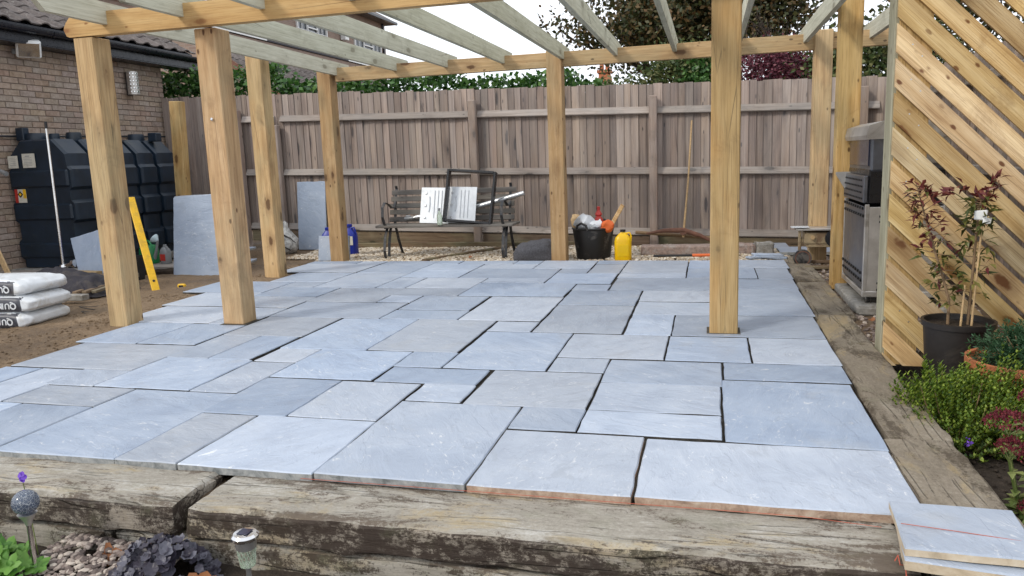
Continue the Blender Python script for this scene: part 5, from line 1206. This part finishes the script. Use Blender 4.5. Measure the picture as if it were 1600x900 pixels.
mb.build('flower', 'violet', hb).location = (-.06, -.33, .12)
# sedum
sdm = thing('sedum', 'ice plant with flat dark red flower heads at the lower right edge', 'flowering plant', (1.16, 3.0, -.2)); 
heads = [(-.09, .02, .37, .085), (-.01, -.05, .26, .07), (-.10, -.03, .29, .05), (.05, -.07, .19, .085), (.02, .1, .44, .06), (.10, .0, .34, .08), (-.03, -.1, .09, .06), (.14, -.1, .24, .08), (.10, .16, .46, .07), (.09, -.14, .12, .07)]
for hx, hy, hz, hr in heads:
    mb = MB()
    for _ in range(int(620*hr/.08)):
        a = rnd.uniform(0, 6.28); r_ = hr*math.sqrt(rnd.random()); p = Vector((hx+r_*math.cos(a), hy+r_*math.sin(a), hz+.035*(1-(r_/hr)**2)+.018*nz3((r_*60, a*4, hx*50))+rnd.uniform(-.012, .002)))
        leafadd(mb, p, Vector((rnd.gauss(0, .6), rnd.gauss(0, .6), 1)), .010, .007, None, .2)
    o_ = mb.build('flower_head', 'sedum', sdm)
mb = MB(); lb = MB()
for hx, hy, hz, hr in heads:
    b = Vector((hx*.35, hy*.35, 0)); m = Vector((hx*.85, hy*.85, hz*.6)); e = Vector((hx, hy, hz-.05)); mb.tube([b, m, e], [.006, .005, .004], 6)
    for k in range(7): a = k*.9; mb.tube([e, Vector((hx+hr*.65*math.cos(a), hy+hr*.65*math.sin(a), hz-.005))], [.003, .0015], 4)
    for k in range(15):
        f = rnd.uniform(.15, .95); p = b.lerp(m, f) if f < .6 else m.lerp(e, f-.3); a = rnd.uniform(0, 6.28); leafadd(lb, p, Vector((math.cos(a), math.sin(a), .35)), rnd.uniform(.045, .075), rnd.uniform(.026, .036), Vector((0, 0, 1)), .3, 0, .8)
mb.build('stems', 'sedum_leaf', sdm); lb.build('leaves', 'sedum_leaf', sdm)
# heuchera
hc = thing('heuchera', 'dark purple-grey clump of ruffled leaves on the gravel beneath the sleepers', 'foliage plant', (-1.87, 2.1, -.30))
def ruffle(mb, c, nrm, r, n=14, mi=0, lob=5, amp=.18, cup=.2):
    nrm = nrm.normalized(); u = nrm.orthogonal().normalized(); u.rotate(Matrix.Rotation(rnd.uniform(0, 6.28), 3, nrm)); v = nrm.cross(u); o = len(mb.v); mb.v.append(tuple(c))
    for ring, f in ((1, .55), (2, 1.)):
        for i in range(n):
            a = 2*math.pi*i/n; rr = r*f*(1+amp*math.cos(a*lob)*(f > .9)); w_ = (r*.18*math.sin(a*lob+1)+r*cup)*(f*f)
            mb.v.append(tuple(c+u*math.cos(a)*rr+v*math.sin(a)*rr+nrm*w_))
    for i in range(n):
        j = (i+1) % n; mb.f.append((o, o+1+i, o+1+j)); mb.f.append((o+1+i, o+1+n+i, o+1+n+j, o+1+j))
    mb.mi += [mi]*(2*n); mb.sm += [True]*(2*n)
mb = MB()
for k in range(210):
    a = rnd.uniform(0, 6.28); rr = rnd.random()**.6; p = Vector((math.cos(a)*rr*.21, math.sin(a)*rr*.16, .03+.15*(1-rr**2)+rnd.uniform(-.02, .03)))
    ruffle(mb, p, Vector((math.cos(a)*rr*.9, math.sin(a)*rr*.9-.4, 1))+gs(.35), rnd.uniform(.014, .027), 18, 0, 6, .10, .35)
mb.build('leaves', 'heuchera', hc, sharp=70)
# geranium at the left edge + violet
ge = thing('geranium', 'fresh green lobed leaves of a border plant at the lower left corner', 'foliage plant', (-2.50, 2.0, -.30)); mb = MB(); st = MB()
for k in range(70):
    a = rnd.uniform(0, 6.28); rr = rnd.random()**.5; p = Vector((math.cos(a)*rr*.23-.04, math.sin(a)*rr*.13, .03+.13*(1-rr*rr)+rnd.uniform(0, .03)))
    ruffle(mb, p, Vector((math.cos(a)*rr*.5, math.sin(a)*rr*.5-.5, 1))+gs(.25), rnd.uniform(.024, .046), 20, 0, 5, .30, .1)
    if k % 3 == 0: st.tube([(p.x*.5, p.y*.5, 0), tuple(p)], [.003, .002], 4)
mb.build('leaves', 'geranium', ge, sharp=70); st.build('stems', 'sedum_leaf', ge)
vi = thing('violet_flower', 'single small violet flower rising over the sleeper at the left edge', 'flower', (-2.44, 2.13, -.25)); MB().tube([(0, 0, 0), (-.01, 0, .2), (-.01, -.01, .33)], [.002, .002, .0015], 5).build('stem', 'sedum_leaf', vi)
mb = MB()
for k in range(5): ruffle(mb, Vector((-.01+.010*math.cos(k*1.26), -.01, .345+.012*math.sin(k*1.26))), Vector((math.cos(k*1.26)*.4, -1, .3)), .011, 8, 0, 2, .1)
mb.build('petals', 'violet', vi)
# dry leaves
for k, (x, y, z, s, l) in enumerate(((-1.97, 2.16, -.205, .05, 'curled orange-brown dead leaf between the gravel and the dark purple plant'), (-1.66, 2.03, -.20, .042, 'curled rust-brown dead leaf right of the dark purple plant'), (-2.15, 2.17, -.215, .035, 'dark brown dead leaf against the lower sleeper beside the solar light'), (-1.2, 2.0, -.29, .03, 'small dead leaf on the soil under the sleepers'))):
    mb = MB(); ruffle(mb, Vector((0, 0, 0)), Vector((rnd.gauss(0, .4), -.8, .8)), s, 18, 0, 4, .3, .5); ruffle(mb, Vector((s*.6, .01, .0)), Vector((.6, -.5, .6)), s*.6, 14, 0, 3, .3, .5)
    tag(bumpy(mb, s*.25, 25, k).build('dead_leaf', 'dry_leaf', None, (x, y, z), sharp=80), l, 'dead leaf')
for k, (x, y, z, s_, l) in enumerate(((1.12, 5.7, -.03, .022, 'small dead leaf on the stones beside the barbecue flag'), (-4.75, 6.2, -.02, .022, 'dead leaf on the mud between the first two posts'), (-2.9, 9.1, -.03, .03, 'dead leaf on the cream gravel in front of the bench'))):
    mb = MB(); ruffle(mb, Vector((0, 0, 0)), Vector((rnd.gauss(0, .3), -.3, 1)), s_, 12, 0, 3, .3, .4); tag(bumpy(mb, s_*.2, 30, k).build('dead_leaf', 'dry_leaf', None, (x, y, z), sharp=80), l, 'dead leaf')
# gravel
ICO = [(0, -.526, .851), (0, .526, .851), (0, -.526, -.851), (0, .526, -.851), (-.526, .851, 0), (.526, .851, 0), (-.526, -.851, 0), (.526, -.851, 0), (.851, 0, .526), (.851, 0, -.526), (-.851, 0, .526), (-.851, 0, -.526)]
IF = [(0, 1, 10), (0, 10, 6), (0, 6, 7), (0, 7, 8), (0, 8, 1), (1, 8, 5), (1, 5, 4), (1, 4, 10), (10, 4, 11), (10, 11, 6), (6, 11, 2), (6, 2, 7), (7, 2, 9), (7, 9, 8), (8, 9, 5), (3, 2, 11), (3, 11, 4), (3, 4, 5), (3, 5, 9), (3, 9, 2)]
def gravel(name, n, x0, x1, y0, y1, zf, s0, s1, mat, kind='stuff', skip=None):
    mb = MB()
    for _ in range(n):
        x, y = rnd.uniform(x0, x1), rnd.uniform(y0, y1)
        if skip and skip(x, y): continue
        s = rnd.uniform(s0, s1); e = Matrix.Rotation(rnd.uniform(0, 6.28), 3, 'Z') @ Matrix.Rotation(rnd.uniform(-.6, .6), 3, 'X'); sc = (1.3*rnd.uniform(.8, 1.2), rnd.uniform(.8, 1.1), rnd.uniform(.5, .8)); o = len(mb.v); z = zf(x, y)
        for v in ICO: q = e @ Vector((v[0]*sc[0]*s, v[1]*sc[1]*s, v[2]*sc[2]*s)); mb.v.append((x+q.x, y+q.y, z+q.z+s*.2))
        mb.f += [tuple(i+o for i in f) for f in IF]; mb.mi += [0]*20; mb.sm += [False]*20
    return tag(mb.build(name, mat, None, sharp=180), None, None, None, kind)
bump_ = lambda x, y: -.058+.02*nz3((x*3, y*3, 0))
gravel('gravel', 15000, -5.6, .9, 8.62, 10.4, bump_, .012, .022, 'pebble', skip=lambda x, y: x < -5.0-(y-9)*.3 and y < 9.2)
gravel('corner_gravel', 1800, 1.0, 2.1, 5.0, 9.4, lambda x, y: -.075+.01*nz3((x*3, y*3, 0)), .011, .02, 'pebble_b')
gravel('border_gravel', 1700, -2.42, -1.86, 1.7, 2.24, lambda x, y: gz(x, y)+.02+.03*nz3((x*2.5, y*2.5, 3)) + .05*sstep(1.9, 2.2, y), .005, .017, 'pebble_b')
gravel('soil_crumbs', 2600, 1.0, 2.4, 2.6, 4.9, lambda x, y: gz(max(x, 1.07), y)+.018, .004, .011, 'soil')
gravel('mud_clods', 2600, -6.6, -4.42, 3.6, 6.4, lambda x, y: gz(x, y)+.0, .004, .011, 'mud', skip=lambda x, y: nz3((x*2, y*2, 7)) < .02 or (x > -4.72 and y > 4.6 ))
gravel('mud_crumbs', 800, -4.95, -4.40, 3.0, 9.0, lambda x, y: gz(x, y)+.0, .004, .012, 'mud', skip=lambda x, y: y > 4.9 and x > -4.65)

# ============================================================ NEIGHBOURS
def brickgen(name, sc, cols, mortar):
    g = G(name); v = g.co((1, 1, 1), shift=False)
    sx = g.N('ShaderNodeSeparateXYZ'); g.put(sx.inputs[0], v); cx = g.N('ShaderNodeCombineXYZ'); g.put(cx.inputs[0], g.math('ADD', sx.outputs[0], sx.outputs[1])); g.put(cx.inputs[1], sx.outputs[2])
    b = g.N('ShaderNodeTexBrick'); g.put(b.inputs['Vector'], cx.outputs[0]); b.inputs['Scale'].default_value = 1; b.inputs['Brick Width'].default_value = .225; b.inputs['Row Height'].default_value = .075; b.inputs['Mortar Size'].default_value = .006
    b.inputs['Color1'].default_value = (*cols[0], 1); b.inputs['Color2'].default_value = (*cols[1], 1); b.inputs['Mortar'].default_value = (*mortar, 1)
    c = g.mix(g.rng(g.noise(v, 1.5, 4), .4, .6, 0, .25), b.outputs['Color'], (.22, .17, .13))
    return g.done(c, .9, b.outputs['Fac'], -.3, .01)
MT['hbrick'] = brickgen('neighbour_brick', 1, ((.30, .215, .17), (.235, .165, .135)), (.30, .255, .22))
hs = thing('brick_house', 'tall brick neighbour house with white-framed windows seen through the pergola rafters', 'house', (-16, 15, 0)); HS = Vector((-16, 15, 0))
part_box('wall', (-20.5, 26.3, 4.05), (9, 22.6, 8.3), 'hbrick', hs, HS, .0)
mb = MB().prism([(.5, 8.05), (.5, 8.2), (-4.5, 11.0), (-9.5, 8.2), (-9.5, 8.05)], -.3, 22.9); o = mb.build('roof', 'tile', hs); o.location = (0, 0, 0)
part_box('gutter', (-15.45, 26.3, 8.1), (.12, 23.2, .14), 'black_plastic', hs, HS, .02)
part_box('downpipe', (-15.93, 37.2, 4.05), (.09, .09, 8.1), 'black_plastic', hs, HS, .02)
def window(y0, y1, z0, z1, k=0):
    yc, zc = (y0+y1)/2, (z0+z1)/2; w_, h = y1-y0, z1-z0
    f = MB()
    for c, d in (((0, 0, h/2-.03), (.1, w_, .06)), ((0, 0, -h/2+.03), (.1, w_, .06)), ((0, -w_/2+.03, 0), (.1, .06, h-.12)), ((0, w_/2-.03, 0), (.1, .06, h-.12)), ((0, -w_/6, 0), (.1, .045, h-.12)), ((0, w_/6, 0), (.1, .045, h-.12)), ((.02, 0, -h/2-.04), (.16, w_+.1, .05))): f.box(c, d, .005)
    fo = f.build('window', 'white_upvc', hs); fo.location = Vector((-15.97, yc, zc))-HS
    bars = MB()
    for q in (-1, 0, 1):
        yy = q*w_/3
        if q: bars.box((.0, yy, 0), (.03, .018, h-.12), 0)
        bars.box((.002, yy, h*.12), (.03, w_/3-.1, .02), 0)
        if q == 0: bars.box((.03, 0, h*.25), (.06, w_/3-.05, .05), .0).box((.03, 0, -h*.40), (.06, w_/3-.05, .05), .0)
    bars.build('glazing_bars', 'white_upvc', fo); MB().box((-.03, 0, 0), (.01, w_-.1, h-.1), 0).build('pane', 'glass', fo)
for (a, b, c, d) in ((28.7, 31.2, 5.98, 7.02), (33.9, 36.9, 5.95, 7.0), (28.0, 30.2, 4.15, 5.35), (33.2, 35.2, 4.15, 5.35), (22, 24, 5.98, 7.02), (17.5, 19.5, 5.98, 7.02)): window(a, b, c, d)
part_box('vent_box', (-15.85, 32.7, 6.85), (.25, .35, .4), 'white_upvc', hs, HS, .02); part_box('wall_lamp', (-15.85, 32.2, 7.15), (.25, .3, .18), 'black_plastic', hs, HS, .02)
ln = thing('lean_to', 'lean-to roof with white strips painting window glare along its edge, against the brick neighbour house', 'lean-to', (-15, 16, 0))
for y0_, y1_ in ((5.0, 9.8), (16.4, 19.2)): MB().box((-.66, (y0_+y1_)/2, 5.78), (.14, y1_-y0_, .15), .0).build('fascia_or_glare', 'white_upvc', ln)  # white strips stand in for bright window glare along the roof edge
mb = MB().prism([(-.6, 5.70), (-.6, 5.86), (-.98, 6.02), (-.98, 5.70)], 4.9, 19.3); mb.build('roof', 'felt', ln); MB().box((-.8, 12.1, 2.84), (.3, 14.2, 5.68), 0).build('wall', 'hbrick', ln)
gg = thing('neighbour_garage', 'low neighbour garage with brown tiled roof behind the ivy hedge', 'garage', (-10.4, 17, 0)); GO = Vector((-10.4, 17, 0))
gpitch = R(35); ge_x, ge_z = -9.2, 2.32
mb = MB().prism([(.9, 0), (.9, 2.25), (-2.4, 4.5), (-5.7, 2.25), (-5.7, 0)], .12, 9.5); mb.build('wall', 'hbrick', gg)
tiles(gg, GO, ge_x, 27.0, ge_z, 9, 33, gpitch, proto=tproto)
mb = MB(); mb.add([(ge_x, 17.0, ge_z-.03), (ge_x, 27, ge_z-.03), (ge_x-3.1*math.cos(gpitch), 27, ge_z-.03+3.1*math.sin(gpitch)), (ge_x-3.1*math.cos(gpitch), 17.0, ge_z-.03+3.1*math.sin(gpitch)), (ge_x, 17.0, ge_z-.1), (ge_x, 27, ge_z-.1), (ge_x-3.1*math.cos(gpitch), 27, ge_z-.1+3.1*math.sin(gpitch)), (ge_x-3.1*math.cos(gpitch), 17.0, ge_z-.1+3.1*math.sin(gpitch))], [(0, 1, 2, 3), (7, 6, 5, 4), (0, 4, 5, 1), (1, 5, 6, 2), (2, 6, 7, 3), (3, 7, 4, 0)])
o = mb.build('roof_deck', 'black_plastic', gg); o.location = -GO
L = 3.1; o = MB().box((0, 0, 0), (L, .05, .2), .004).build('barge_board', 'wheel_rust', gg); o.location = Vector((ge_x-L/2*math.cos(gpitch), 16.98, ge_z+L/2*math.sin(gpitch)-.1))-GO; o.rotation_euler = (0, gpitch, 0)
ch = thing('chimney_stack', 'distant red brick chimney with two clay pots above the fence right of the middle post', 'chimney', (-3.87, 30, 0))
part_box('stack', (0, 0, 1.95), (.42, .42, 3.9), 'hbrick', ch, Vector(), .0); part_box('cap', (0, 0, 3.98), (.5, .5, .16), 'terracotta', ch, Vector(), .02); part_box('cap', (0, 0, 4.28), (.54, .54, .12), 'terracotta', ch, Vector(), .02); part_box('neck', (0, 0, 4.13), (.42, .42, .16), 'terracotta', ch, Vector(), .02)
for sx in (-.11, .11): o = MB().lathe([(0, 0), (.085, 0), (.08, .5), (.1, .52), (.1, .58), (0, .58)], n=14).build('chimney_pot', 'terracotta', ch); o.location = (sx, 0, 4.32)
tag(MB().prism([(-6, 0), (6, 0), (6, 3.2), (0, 3.55), (-6, 3.2)], 0, 6).build('distant_house', 'hbrick', None, (-3.9, 30.5, -.5)), 'distant low brick house carrying the chimney, hidden behind the fence', 'house')
